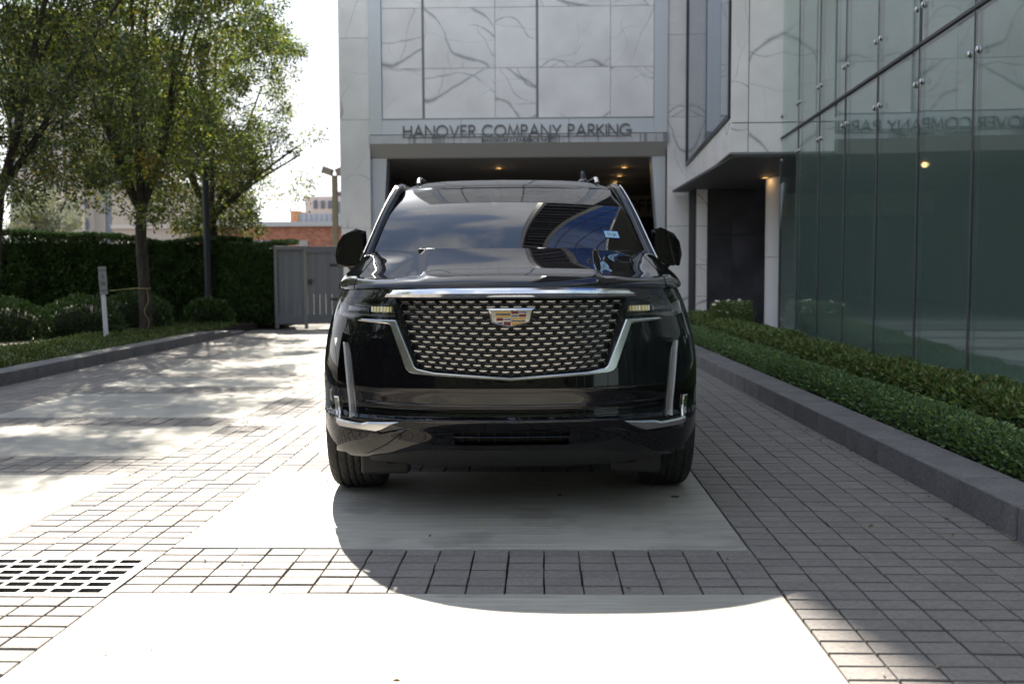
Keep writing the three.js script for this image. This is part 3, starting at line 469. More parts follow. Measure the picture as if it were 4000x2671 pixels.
  const strip = (u0, u1, v0, v1, nu, nv) => grid(nu, nv, (a, b) => hoodMap(lerp(u0, u1, a), 1 - Math.pow(1 - lerp(v0, v1, b), 1.6)), -1);
  part(suv, 'bonnet', strip(-.862, .862, 0, 1, 120, 110), paint);
  both(s => part(suv, 'wing_top', s > 0 ? strip(.868, 1, 0, 1, 26, 110) : strip(-1, -.868, 0, 1, 26, 110), paint));
  part(suv, 'engine_bay', grid(24, 12, (a, b) => { const p = hoodMap(lerp(-1, 1, a), b); return [p[0] * .98, p[1] - 0.03, p[2] - 0.01]; }, -1), matt);

  // windscreen, pillars, roof, side glass
  const screen = (u, v) => { const bow = 0.035 * Math.sin(Math.PI * v); return [u * lerp(.872, .742, v), lerp(1.318, 1.787 - 0.010 * u * u, v) + bow * 0.85 + 0.012 * u * u * (1 - v), lerp(-.79 - .16 * u * u, -1.64 - .085 * u * u, v) + bow * 0.5]; };
  const tint = new THREE.MeshPhysicalMaterial({ color: new THREE.Color(0.16, 0.19, 0.19), roughness: 0, transmission: 1, thickness: 0, ior: 1.75 });
  const windscreen = part(suv, 'windscreen', grid(48, 32, (a, b) => screen(lerp(-1, 1, a), b), 1), tint);
  const band = (u0, u1, v0, v1, off = -0.006) => grid(24, 8, (a, b) => { const p = screen(lerp(u0, u1, a), lerp(v0, v1, b)); return [p[0], p[1] + off, p[2] + off]; }, 1);
  part(windscreen, 'black_border', merge([band(-1, 1, 0, .055), band(-1, 1, .955, 1), band(-1, -.965, .05, .96), band(.965, 1, .05, .96), band(-.13, .13, .80, .96)]), matt);
  part(windscreen, 'camera_cover', grid(16, 10, (a, b) => { const u = lerp(-.20, .20, a) * (1 - .35 * (1 - b)), p = screen(u, lerp(.72, .95, b)); return [p[0], p[1] - 0.03, p[2] - 0.03]; }, 1), plastic);
  {                                                                                     // registration sticker behind the glass
    const c = document.createElement('canvas'); c.width = 256; c.height = 96; const x = c.getContext('2d'); x.fillStyle = '#9fc3d8'; x.fillRect(0, 0, 256, 96); x.strokeStyle = '#2848b0'; x.lineWidth = 10; x.strokeRect(0, 0, 256, 96); x.fillStyle = '#1a2430'; x.font = 'bold 66px sans-serif'; x.textAlign = 'center'; x.textBaseline = 'middle'; x.fillText('11-24', 128, 50);
    const t = new THREE.CanvasTexture(c); t.colorSpace = THREE.SRGBColorSpace;
    const g = grid(6, 4, (a, b) => { const p = screen(lerp(.745, .855, a), lerp(.155, .245, b) - a * 0.012); return [p[0], p[1] + 0.0025, p[2] + 0.002]; }, 1);
    part(windscreen, 'registration_sticker', g, std(1, 1, 1, 0.5, { map: t }));
  }
  both(s => {
    const path = [V(s * .935, 1.215, -.78), V(s * .918, 1.272, -.885), V(s * .885, 1.40, -1.07), V(s * .845, 1.56, -1.30), V(s * .80, 1.715, -1.55), V(s * .775, 1.785, -1.70), V(s * .775, 1.81, -2.0), V(s * .775, 1.825, -2.6), V(s * .765, 1.81, -3.5), V(s * .74, 1.765, -4.15)];
    const fine = new THREE.CatmullRomCurve3(path).getPoints(60);
    part(suv, 'windscreen_pillar', tube(fine, fine.map((p, i) => i < 3 ? 0.026 : 0.03), 12), paint);
    part(suv, 'pillar_trim', tube(fine.slice(5, 34).map(p => p.clone().add(V(s * 0.028, 0.02, 0.012))), 0.006, 6), satin);
    const sideX = y => spline([[1.2, .985], [1.30, .955], [1.5, .905], [1.65, .86], [1.80, .80]], y), map = (z, y) => [s * sideX(y), y, z];
    part(suv, 'side_pillar_panel', draped([[-.80, 1.215], [-4.30, 1.215], [-4.16, 1.76], [-3.5, 1.80], [-1.75, 1.795], [-1.3, 1.54]], [], map, 0.08, -s), gloss);
    for (const w of [[[-1.02, 1.245], [-1.70, 1.245], [-1.70, 1.745], [-1.62, 1.735], [-1.3, 1.50]], [[-1.79, 1.245], [-2.6, 1.245], [-2.62, 1.755], [-1.79, 1.75]], [[-2.72, 1.245], [-4.05, 1.245], [-3.98, 1.72], [-2.72, 1.755]]]) part(suv, 'side_window', plate(w, map, { high: 0.006, low: -0.01, bevel: 0.003, most: 0.1, flip: -s }), new THREE.MeshPhysicalMaterial({ color: new THREE.Color(0.006, 0.007, 0.008), roughness: 0.02, ior: 1.6 }));
    part(suv, 'quarter_trim', rounded(s * .905 - 0.03, s * .905 + 0.03, 1.235, 1.30, -.92, -.86, 0.012), satin);
  });
  const roofY = z => spline([[-4.25, 1.79], [-4.0, 1.84], [-3.4, 1.882], [-2.7, 1.898], [-2.2, 1.888], [-1.9, 1.862], [-1.72, 1.822], [-1.64, 1.790]], z);
  part(suv, 'roof', grid(50, 70, (a, b) => { const u = lerp(-1, 1, a), z = lerp(-4.25, -1.642 - .085 * u * u, 1 - Math.pow(1 - b, 1.3)), y = roofY(z + .085 * u * u); return [u * .79, y - 0.016 * u * u - 0.055 * Math.pow(Math.abs(u), 7), z]; }, -1), paint);
  part(suv, 'tailgate', grid(20, 12, (a, b) => { const u = lerp(-1, 1, a); return [u * lerp(.90, .76, b), lerp(1.19, 1.79 - 0.04 * u * u, b), lerp(-4.39 + .1 * u * u, -4.24, b)]; }, 1).scale(1, 1, 1), gloss);
  both(s => { const pts = Array.from({ length: 30 }, (_, i) => { const f = i / 29, z = lerp(-1.95, -4.0, f); return V(s * (.665 - .01 * f), roofY(z) - 0.03 + 0.036 * Math.min(1, quarter(Math.min(f, 1 - f), .06)), z); }); part(suv, 'roof_rail', tube(pts, 0.017, 10), chrome); });
  {
    const fin = part(suv, 'antenna_fin', tube([V(.615, 1.87, -2.66), V(.615, 1.92, -2.63), V(.615, 1.985, -2.70), V(.615, 2.0, -2.74)], [0.05, 0.024, 0.016, 0.008], 12), gloss);
    part(fin, 'antenna_foot', new THREE.SphereGeometry(1, 20, 12).scale(0.048, 0.045, 0.12).translate(.615, 1.895, -2.66), gloss);
  }
  part(suv, 'underbody', merge([box(-.86, .86, .26, .40, -4.2, -.55), box(-.62, .62, .26, .9, -.55, .55), box(-.9, .9, .40, 1.19, -4.25, -.86)]), matt);
  part(suv, 'cowl', grid(20, 4, (a, b) => { const u = lerp(-1, 1, a); return [u * .90, lerp(1.275, 1.312, b) - 0.02 * u * u, lerp(-.76 - .12 * u * u, -.83 - .17 * u * u, b)]; }, -1), matt);
  for (const [x, dir] of [[-.54, 1], [.165, 1]]) { const wiper = part(suv, 'wiper', tube([V(x, 1.305, -.775), V(x + .02, 1.333, -.80), V(x + .3, 1.322, -.80), V(x + .62, 1.318, -.80)], [0.014, 0.012, 0.008, 0.005], 8), plastic); part(wiper, 'wiper_pivot', rounded(x - 0.035, x + 0.04, 1.314, 1.340, -.815, -.77, 0.008), plastic); }
  // cabin behind the glass
  const cabin = std(0.025, 0.024, 0.024, 0.7);
  part(suv, 'dashboard', rounded(-.84, .84, 1.06, 1.285, -1.40, -.93, 0.05), cabin);
  both(s => { const seat = part(suv, 'front_seat', merge([new RoundedBoxGeometry(.52, .70, .17, 3, .06).rotateX(-0.2).translate(s * .40, 1.13, -2.02), new RoundedBoxGeometry(.52, .2, .55, 3, .06).translate(s * .40, .86, -1.72)]), cabin); part(seat, 'headrest', new RoundedBoxGeometry(.27, .19, .11, 3, .04).translate(s * .40, 1.59, -2.08), cabin); });
  part(suv, 'steering_wheel', new THREE.TorusGeometry(.185, .017, 10, 32).rotateX(-0.42).translate(.40, 1.19, -1.50), plastic);
  part(suv, 'rear_bench', rounded(-.7, .7, .9, 1.45, -3.1, -2.9, 0.05), cabin);
  {
    const m = part(suv, 'rear_view_mirror', rounded(-.13, .13, 1.60, 1.67, -1.53, -1.49, 0.02), plastic); void m;
  }

  // grille: dark honeycomb with rows of small chrome tabs
  const gmap = (a, b) => { const half = lerp(.548, .448, Math.pow(b, 1.1)), x = a * half, yb = .707 + .034 * Math.pow(Math.abs(a), 1.2); return [x, lerp(1.064, yb, b)]; };
  const onShell = (x, y, out = 0) => { const t = tOf(x, y), p = shell(t, y), n = normalOf(shell, t, y); return V(p[0] + n.x * out, p[1] + n.y * out, p[2] + n.z * out); };
  const grille = new THREE.Group(); grille.name = 'grille'; suv.add(grille);
  part(grille, 'grille_backing', plate(inset(front(grilleHole).reverse(), -0.012), shell, { high: -0.075, low: -0.09, bevel: 0.002, most: 0.06 }), std(0.006, 0.006, 0.0065, 0.45));
  {                                                                                     // collar that joins the opening to the backing
    const loop = split(front(grilleHole), 0.05), pos = []; loop.forEach((p, i) => { const q = loop[(i + 1) % loop.length], P = (e, o) => { const s = shell(...e), n = normalOf(shell, ...e); return [s[0] + n.x * o, s[1] + n.y * o, s[2] + n.z * o]; }; pos.push(...P(p, 0.003), ...P(q, 0.003), ...P(q, -.08), ...P(p, 0.003), ...P(q, -.08), ...P(p, -.08)); });
    const g = new THREE.BufferGeometry(); g.setAttribute('position', new THREE.Float32BufferAttribute(pos, 3)); g.computeVertexNormals(); part(grille, 'grille_collar', g, plastic);
    const tabMetal = std(0.37, 0.365, 0.36, 0.16, { metalness: 1 }), rows = 14, step = 0.1165, bars = [], wire = (p, q) => bars.push(tube([p, q], 0.0021, 5, false));
    const tabShape = new THREE.Shape([[-.0208, .0036], [.0208, .0036], [.0188, -.0004], [0, -.0044], [-.0188, -.0004]].map(p => new THREE.Vector2(...p)));
    const tab = new THREE.ExtrudeGeometry(tabShape, { depth: 0.016, bevelEnabled: true, bevelSize: 0.0012, bevelThickness: 0.0022, bevelSegments: 1, curveSegments: 1 }).translate(0, 0, -0.017);
    for (let j = 0; j < rows; j++) for (let i = -9; i <= 9; i++) {
      const a = (i + (j % 2 ? 0.5 : 0)) * step; if (Math.abs(a) > 0.985) continue;
      const b = (j + 0.25) / rows, [x, y] = gmap(a, b), p = onShell(x, y, -0.012), inside = Math.abs(a) < 0.96, hidden = Math.abs(x) < .10 && y < 1.028 && y > .955;
      if (inside && !hidden) { const m = part(grille, 'chrome_tab', tab, tabMetal); m.position.copy(p); const n = normalOf(shell, tOf(x, y), y); m.rotation.order = 'YXZ'; m.rotation.set(0.02, Math.atan2(n.x, n.z), x > 0 ? 0.05 * b * Math.abs(a) * 2 : -0.05 * b * Math.abs(a) * 2); const k = lerp(1, .87, b); m.scale.set(k, k, 1); }
      const W = .34 * step, h = 0.36 / rows, at = (da, db) => { const q = gmap(clamp(a + da, -1, 1), clamp(b + db, 0, 1)); return onShell(q[0], q[1], -0.02); };
      wire(at(-W, h), at(W, h)); wire(at(W, h), at(step * .5, 1 / rows)); wire(at(-W, h), at(-step * .5, 1 / rows)); wire(at(0, 0), at(-W, h)); wire(at(0, 0), at(W, h));
    }
    part(grille, 'honeycomb', merge(bars), std(0.09, 0.092, 0.10, 0.3));
  }
  // chrome top bar and lower surround
  part(suv, 'grille_top_bar', plate(front([[-.604, 1.077], [-.56, 1.113], [-.3, 1.1185], [0, 1.1195], [.3, 1.1185], [.56, 1.113], [.604, 1.077], [.3, 1.0785], [0, 1.079], [-.3, 1.0785]]), shell, { high: 0.016, low: -0.02, bevel: 0.013, most: 0.03 }), chrome);
  part(suv, 'hood_seal', plate(front([[-.57, 1.112], [-.3, 1.1175], [0, 1.1185], [.3, 1.1175], [.57, 1.112], [.57, 1.127], [-.57, 1.127]]), shell, { high: -0.012, low: -0.03, bevel: 0.002, most: 0.05 }), matt);
  part(suv, 'grille_surround', plate(front([[.742, .962], [.718, .971], [.545, .969], [.455, .753], [.442, .742], [.36, .7255], [0, .7015], [-.36, .7255], [-.442, .742], [-.455, .753], [-.545, .969], [-.718, .971], [-.742, .962], [-.585, .951], [-.572, .945], [-.497, .742], [-.482, .727], [-.46, .719], [-.36, .710], [0, .687], [.36, .710], [.46, .719], [.482, .727], [.497, .742], [.572, .945], [.585, .951]]), shell, { high: 0.012, low: -0.012, bevel: 0.0045, most: 0.03 }), satin);
  // crest: a bevelled shield with inlaid bars
  {
    const u = 0.000221, pt = (x, y) => [(x - 1030) * u, 1.0265 - (y - 430) * u], flat = (x, y) => { const p = onShell(x * 0.9, 1.0, 0); return [x, y, p.z + 0.012 + 0.004 * Math.cos(x * 9)]; };
    const shield = [[505, 436], [1545, 428], [1500, 470], [1478, 540], [1440, 716], [1400, 742], [1030, 838], [650, 742], [612, 716], [585, 545], [560, 478]].map(p => pt(...p));
    const emblem = part(suv, 'emblem', plate(shield, flat, { high: 0.012, low: -0.03, bevel: 0.007, most: 0.05 }), chrome);
    const gold = std(0.42, 0.24, 0.06, 0.35), red = std(0.13, 0.008, 0.014, 0.3), blue = std(0.035, 0.05, 0.16, 0.3), black = std(0.02, 0.022, 0.028, 0.3);
    const inlay = (m, ...c) => part(emblem, 'inlay', plate(c.map(p => pt(...p)), flat, { high: 0.0136, low: 0.010, bevel: 0.0005, most: 0.05 }), m), bar = (m, x0, x1, y0, y1) => inlay(m, [x0, y0], [x1, y0], [x1, y1], [x0, y1]);
    inlay(gold, [680, 487], [1022, 487], [1022, 528], [700, 528]); bar(black, 712, 1022, 540, 570); bar(gold, 718, 1022, 580, 622); bar(red, 724, 863, 632, 692); bar(blue, 875, 1024, 650, 675); inlay(blue, [742, 722], [863, 722], [863, 748], [762, 748]); inlay(red, [878, 706], [1024, 706], [1024, 795], [878, 768]);
    bar(red, 1036, 1180, 485, 545); bar(blue, 1193, 1360, 500, 522); bar(blue, 1036, 1183, 576, 600); bar(red, 1193, 1345, 550, 612); bar(gold, 1036, 1335, 628, 672); bar(black, 1036, 1330, 684, 710); inlay(gold, [1036, 722], [1322, 716], [1275, 742], [1040, 798]);
  }
  // headlamps, upright lamps and chrome corner blades
  both(s => {
    const side = loop => s > 0 ? loop : mirrored(loop), F = loop => front(side(loop));
    const lamp = new THREE.Group(); lamp.name = 'headlamp'; suv.add(lamp);
    part(lamp, 'housing', plate(F(inset(headHole.slice().reverse(), -0.012)), shell, { high: -0.07, low: -0.085, bevel: 0.001, most: 0.04 }), std(0.012, 0.012, 0.013, 0.25));
    const bars = []; for (let k = 0; k < 12; k++) { const x = lerp(.592, .690, k / 11); bars.push(plate(F([[x - .0033, 1.038], [x + .0033, 1.038], [x + .0033, 1.012], [x - .0033, 1.012]]), shell, { high: -0.030 + 0.006 * (k % 2), low: -0.065, bevel: 0.001, most: 0.05 })); }
    bars.forEach((b, k) => part(lamp, 'lens_element', b, std(...(k % 3 === 1 ? [0.80, 0.66, 0.22] : k % 3 ? [0.85, 0.84, 0.74] : [0.80, 0.74, 0.45]), 0.25)));
    part(lamp, 'outer_module', plate(F([[.72, 1.04], [.845, 1.05], [.848, 1.015], [.72, 1.012]]), shell, { high: -0.035, low: -0.065, bevel: 0.006, most: 0.05 }), std(0.06, 0.065, 0.075, 0.12, { metalness: 0.8 }));
    part(lamp, 'trim_blade', plate(F([[.852, 1.003], [.70, .998], [.556, .992], [.556, .987], [.73, .990], [.775, .974], [.852, .983]]), shell, { high: -0.012, low: -0.06, bevel: 0.003, most: 0.04 }), std(0.10, 0.10, 0.105, 0.35, { metalness: 0.6 }));
    part(lamp, 'side_light_guide', plate(F([[.869, 1.052], [.875, 1.052], [.870, .988], [.864, .988]]), shell, { high: -0.008, low: -0.05, bevel: 0.003, most: 0.03 }), std(0.34, 0.36, 0.38, 0.25));
    part(lamp, 'lens_cover', draped(F(headHole), [], shell, 0.03, 1, 0.001), lens);
    const tall = new THREE.Group(); tall.name = 'upright_lamp'; suv.add(tall);
    part(tall, 'recess', plate(F(inset(lampHole.slice(), -0.010)), shell, { high: -0.05, low: -0.06, bevel: 0.001, most: 0.04 }), gloss);
    part(tall, 'light_guide', plate(F([[.834, .855], [.824, .857], [.817, .80], [.802, .66], [.787, .492], [.797, .490], [.812, .66], [.827, .80]]), shell, { high: -0.006, low: -0.045, bevel: 0.003, most: 0.03 }), std(0.42, 0.43, 0.45, 0.3));
    part(tall, 'inner_rib', plate(F([[.806, .852], [.801, .852], [.777, .66], [.762, .494], [.768, .494], [.783, .66]]), shell, { high: -0.012, low: -0.045, bevel: 0.002, most: 0.03 }), std(0.2, 0.2, 0.21, 0.3, { metalness: 0.7 }));
    part(tall, 'lens_cover', draped(F(lampHole), [], shell, 0.03, 1, -0.001), lens);
    part(suv, 'corner_blade_upright', plate(F([[.872, .588], [.846, .588], [.834, .486], [.855, .470]]), shell, { high: 0.012, low: -0.01, bevel: 0.005, most: 0.03 }), satin);
    part(suv, 'corner_blade', plate(F([[.856, .468], [.846, .487], [.80, .481], [.715, .477], [.68, .486], [.528, .494], [.612, .449], [.64, .440], [.832, .447]]), shell, { high: 0.02, low: -0.01, bevel: 0.007, most: 0.03 }), satin);
    part(suv, 'bumper_corner', plate(F([[.475, .468], [.62, .434], [.845, .440], [.875, .305], [.70, .318], [.60, .372]]), shell, { high: 0.010, low: -0.01, bevel: 0.006, most: 0.03 }), paint);
    part(suv, 'parking_sensor', new THREE.CylinderGeometry(0.011, 0.011, 0.004, 20).rotateX(Math.PI / 2).translate(0, 0, 0), gloss).position.copy(onShell(s * .306, .608, 0.001));
    part(suv, 'air_deflector', rounded(s * .645 - .125, s * .645 + .125, .165, .32, .46, .55, 0.02), plastic);
    part(suv, 'wheel_liner', grid(18, 4, (a, b) => { const t = Math.PI * a; return [s * lerp(.60, .93, b), .417 + .49 * Math.sin(t), .49 * Math.cos(t)]; }, s), matt);
    // mirrors
    const mirror = new THREE.Group(); mirror.name = 'door_mirror'; suv.add(mirror);
    const loop = [[.963, 1.455], [.985, 1.462], [1.065, 1.425], [1.098, 1.375], [1.112, 1.30], [1.10, 1.238], [.968, 1.252], [.955, 1.32]].map(([x, y]) => new THREE.Vector2(s * x, y)); if (s < 0) loop.reverse();
    const body = new THREE.ExtrudeGeometry(new THREE.Shape(loop), { depth: 0.12, bevelEnabled: true, bevelSize: -0.028, bevelOffset: 0.012, bevelThickness: 0.05, bevelSegments: 6, curveSegments: 4 }); body.translate(0, 0, -1.10);
    const cap = mergeVertices(body.deleteAttribute('normal').deleteAttribute('uv'), 1e-4); cap.computeVertexNormals(); part(mirror, 'mirror_cap', cap, paint);
    part(mirror, 'mirror_arm', tube([V(s * .93, 1.16, -1.02), V(s * .99, 1.195, -1.03), V(s * 1.04, 1.25, -1.04)], [0.045, 0.04, 0.035], 10), gloss);
    part(mirror, 'mirror_foot', rounded(s * 1.033 - .07, s * 1.033 + .07, 1.228, 1.25, -1.09, -.98, 0.008), gloss);
  });
  // louvre lines across the bumper, valance and lower intake
  for (const y of [.573, .5515, .530]) part(suv, 'bumper_slat', plate(front([[-.70, y + .012], [-.35, y + .003], [0, y], [.35, y + .003], [.70, y + .012], [.70, y - .004], [.35, y - .013], [0, y - .016], [-.35, y - .013], [-.70, y - .004]]), shell, { high: 0.007, low: -0.01, bevel: 0.003, most: 0.04 }), gloss);
  part(suv, 'valance', draped(front([[-.70, .34], [0, .37], [.70, .34], [.70, .268], [.45, .262], [0, .258], [-.45, .262], [-.70, .268]]), [], (t, y) => { const p = shell(t, y); return [p[0], p[1], p[2] - 0.015 - 0.02 * smooth(.37, .26, y)]; }, 0.05), plastic);
  part(suv, 'skid_panel', grid(20, 3, (a, b) => { const x = lerp(-.62, .62, a); return [x, lerp(.26, .24, b), lerp(.82 - .2 * x * x, .35, b)]; }, 1), plastic);
  {
    const intake = new THREE.Group(); intake.name = 'lower_intake'; suv.add(intake);
    part(intake, 'intake_backing', plate(front([[-.29, .456], [.29, .456], [.285, .374], [-.285, .374]]), shell, { high: -0.06, low: -0.07, bevel: 0.002, most: 0.06 }), matt);
    for (const y of [.417]) part(intake, 'intake_bar', plate(front([[-.272, y + .004], [.272, y + .004], [.272, y - .004], [-.272, y - .004]]), shell, { high: -0.008, low: -0.03, bevel: 0.002, most: 0.06 }), gloss);
    for (let k = -3; k <= 3; k++) part(intake, 'intake_rib', plate(front([[k * .078 - .002, .444], [k * .078 + .002, .444], [k * .078 + .002, .386], [k * .078 - .002, .386]]), shell, { high: -0.025, low: -0.05, bevel: 0.001, most: 0.06 }), plastic);
  }
  // wheels
  const treadBump = texture(256, (u, v) => { const row = Math.floor(v * 7), f = ((u * 46 + (row % 2) * 0.5 + v * 3) % 1 + 1) % 1; return f < 0.16 ? 40 : 220; }, false);
  const treadRubber = std(0.02, 0.02, 0.021, 0.72, { bumpMap: treadBump, bumpScale: 0.006 });
  const profile = [[.287, -.115], [.30, -.125], [.36, -.143], [.392, -.138], [.406, -.126], [.413, -.110]];
  for (const gx of [-.082, -.036, .0, .036, .082]) profile.push([.4155, gx - .0065], [.4085, gx - .004], [.4085, gx + .004], [.4155, gx + .0065]);
  profile.push([.413, .110], [.406, .126], [.392, .138], [.36, .143], [.30, .125], [.287, .115]);
  const tyreShape = new THREE.LatheGeometry(profile.map(([r, x]) => new THREE.Vector2(r, x)), 72).rotateZ(Math.PI / 2);
  const rim = merge([new THREE.LatheGeometry([[.285, -.115], [.295, -.12], [.295, -.10], [.27, -.05], [.27, .10], [.285, .115]].map(p => new THREE.Vector2(...p)), 48).rotateZ(Math.PI / 2)]);
  for (const [sx, z] of [[-1, 0], [1, 0], [-1, -3.07], [1, -3.07]]) {
    const w = new THREE.Group(); w.name = 'wheel'; w.position.set(sx * .834, .4165, z); suv.add(w);
    part(w, 'tyre', tyreShape, treadRubber); part(w, 'rim', rim, satin);
    for (let k = 0; k < 10; k++) part(w, 'spoke', new RoundedBoxGeometry(.03, .24, .035, 2, .01).translate(0, .16, 0).rotateX(k * Math.PI / 5).translate(sx * .09, 0, 0), satin);
    part(w, 'hub', new THREE.CylinderGeometry(.055, .06, .05, 24).rotateZ(Math.PI / 2).translate(sx * .09, 0, 0), satin);
    part(w, 'brake_disc', new THREE.CylinderGeometry(.17, .17, .03, 32).rotateZ(Math.PI / 2), std(0.2, 0.2, 0.2, 0.4, { metalness: 0.9 }));
  }
}
// ---------------------------------------------------------------- planting
const bark = std(0.13, 0.105, 0.085, 0.95, { map: texture(256, (u, v) => { const f = fbm(u * 10, v * 3, 4, 4, 0) + 0.35 * fbm(u * 30, v * 12, 9, 3, 0); return grey(110 + 130 * (f - 0.35)); }, true, 0.5), bumpMap: texture(256, (u, v) => 255 * fbm(u * 14, v * 4, 4, 4, 0), false, 0.5), bumpScale: 0.012 });
function leafMaterial(transmission = 0.42, roughness = 0.42) { return new THREE.MeshPhysicalMaterial({ color: 0xffffff, vertexColors: true, roughness, transmission, thickness: 0, ior: 1.4 }); }
const leafy = new THREE.MeshPhysicalMaterial({ color: 0xffffff, vertexColors: true, roughness: 0.8, transmission: 0.55, thickness: 0, ior: 1.4 });
const leafyWaxy = new THREE.MeshPhysicalMaterial({ color: 0xffffff, vertexColors: true, roughness: 0.36, transmission: 0.15, thickness: 0, ior: 1.4 });
class Leaves {                                                                         // many small folded leaves in one mesh
  constructor(seed) { this.r = random(seed); this.p = []; this.c = []; this.i = []; }
  add(x, y, z, dx, dy, dz, length, width, c, full = false) {
    const r = this.r; let l = Math.hypot(dx, dy, dz) || 1; dx /= l; dy /= l; dz /= l;
    let sx = r() - 0.5, sy = (r() - 0.5) * 0.6, sz = r() - 0.5; let ax = dy * sz - dz * sy, ay = dz * sx - dx * sz, az = dx * sy - dy * sx; l = Math.hypot(ax, ay, az) || 1; ax /= l; ay /= l; az /= l;
    const nx = ay * dz - az * dy, ny = az * dx - ax * dz, nz = ax * dy - ay * dx, w = width / 2, f = width * 0.18, k = this.p.length / 3, put = (s, a, n) => { this.p.push(x + dx * s * length + ax * a + nx * n, y + dy * s * length + ay * a + ny * n, z + dz * s * length + az * a + nz * n); this.c.push(c[0], c[1], c[2]); };
    if (!full) { put(0, 0, 0); put(0.5, w, f); put(1, 0, -f); put(0.5, -w, f); this.i.push(k, k + 1, k + 2, k, k + 2, k + 3); }
    else { put(0, 0, 0); put(0.32, w * 0.9, f); put(0.68, w * 0.75, f * 0.6); put(1, 0, -f); put(0.68, -w * 0.75, f * 0.6); put(0.32, -w * 0.9, f); put(0.5, 0, -f * 0.2); for (let j = 0; j < 6; j++) this.i.push(k + 6, k + j, k + (j + 1) % 6); }
  }
  build() { const g = new THREE.BufferGeometry(); g.setAttribute('position', new THREE.Float32BufferAttribute(this.p, 3)); g.setAttribute('color', new THREE.Float32BufferAttribute(this.c, 3)); g.setIndex(this.i); g.computeVertexNormals(); return g; }
}
const OAK = [[0.05, 0.08, 0.016], [0.10, 0.155, 0.025], [0.20, 0.25, 0.035], [0.035, 0.06, 0.016], [0.27, 0.28, 0.04], [0.06, 0.095, 0.02]];
const pick = (list, r) => { const c = list[Math.floor(r() * list.length)], k = 0.8 + 0.4 * r(); return [c[0] * k, c[1] * k, c[2] * k]; };
function tree(name, label, x, z, o) {
  const t = thing(name, label, 'tree', x, o.base ?? 0.08, z, 0, o.group), r = random(o.seed), c = o.crown;      // crown: centre and radii relative to the foot
  const fork = V((o.lean ?? 0), o.fork, 0), trunk = [V(0, -0.1, 0), V(0.03, 0.15, 0.01), V(fork.x * 0.3 + 0.03, o.fork * 0.4, 0.02), V(fork.x * 0.7 - 0.02, o.fork * 0.75, -0.02), fork];
  const path = new THREE.CatmullRomCurve3(trunk).getPoints(14);
  part(t, 'trunk', tube(path, path.map((p, i) => o.r * (i < 2 ? 1.35 - i * 0.15 : lerp(1.1, 0.82, i / 14)) * (1 + 0.07 * Math.sin(i * 2.3))), 12), bark);
  const L = new Leaves(o.seed + 1), nodes = [];
  const inCrown = () => { let a, b, d; do { a = r() * 2 - 1; b = r() * 2 - 1; d = r() * 2 - 1; } while (a * a + b * b + d * d > 1); const q = Math.pow(a * a + b * b + d * d, -0.14); return V(c[0] + a * q * c[3], c[1] + b * q * c[4], c[2] + d * q * c[5]); };
  for (let k = 0; k < o.limbs; k++) {
    const az = k / o.limbs * 6.283 + r(), reach = 0.55 + 0.35 * r(), end = V(c[0] + Math.cos(az) * c[3] * reach, c[1] + c[4] * (-0.25 + 1.0 * r()), c[2] + Math.sin(az) * c[5] * reach);
    const mid = fork.clone().lerp(end, 0.45).add(V((r() - 0.5) * 0.2, 0.12 - 0.25 * r(), (r() - 0.5) * 0.2)), pts = new THREE.CatmullRomCurve3([fork.clone().add(V(0, -0.08, 0)), fork.clone().lerp(mid, 0.4).add(V(Math.cos(az) * 0.08, 0, Math.sin(az) * 0.08)), mid, end]).getPoints(12);
    const pieces = [tube(pts, pts.map((p, i) => lerp(o.r * 0.58, 0.018, i / 12)), 8)];
    for (let j = 0; j < 9; j++) { const s = pts[3 + Math.floor(r() * 9)], e = inCrown(); if (s.distanceTo(e) > 1.7) e.lerp(s, 0.45); const m = s.clone().lerp(e, 0.5).add(V(0, 0.1 * r(), 0)); const sub = new THREE.CatmullRomCurve3([s, m, e]).getPoints(6); pieces.push(tube(sub, sub.map((p, i) => lerp(0.018, 0.005, i / 6)), 5, false)); nodes.push(e, m); }
    part(t, 'limb', merge(pieces), bark);
  }
  const per = o.per ?? 130, n = Math.round(o.leaves / per);
  for (let k = 0; k < n; k++) {
    const p = k < nodes.length ? nodes[k].clone() : inCrown(), gap = fbm(p.x * 0.9 + 31, p.y * 0.9 + p.z * 0.6, o.seed, 3); if (k >= nodes.length && gap < (o.gap ?? 0.43)) continue;
    const s = 0.06 + 0.10 * r(), warm = r() < (o.warm ?? 0.03), m = Math.round(per * (0.5 + r()));
    for (let i = 0; i < m; i++) { const gx = (r() + r() + r() - 1.5) * 2, gy = (r() + r() + r() - 1.5) * 2, gz = (r() + r() + r() - 1.5) * 2, len = o.leaf * (0.7 + 0.6 * r()); L.add(p.x + gx * s, p.y + gy * s * 0.8, p.z + gz * s, gx + r() - 0.5, gy - 0.2 + (r() - 0.5), gz + r() - 0.5, len, len * 0.5, warm && r() < 0.6 ? [0.30 * (0.6 + 0.6 * r()), 0.22, 0.03] : pick(o.palette ?? OAK, r)); }
  }
  part(t, 'crown', L.build(), o.material ?? leafy);
  return t;
}
const rowGroup = 'young oaks along the left kerb';
tree('oak_tree', 'young oak at the far left edge with a leaning trunk cut by the picture edge', -8.0, -14.6, { seed: 11, r: 0.10, fork: 2.35, lean: 0.25, limbs: 6, crown: [0.5, 6.1, 0, 2.6, 4.1, 2.4], leaves: 130000, leaf: 0.062, group: rowGroup });
tree('oak_tree', 'young oak with a straight roped trunk between the short sign post and dark lamp post', -6.95, -17.75, { seed: 23, r: 0.105, fork: 2.2, limbs: 6, crown: [0.25, 5.9, 0, 2.35, 4.0, 2.35], leaves: 120000, leaf: 0.062, warm: 0.10, group: rowGroup });
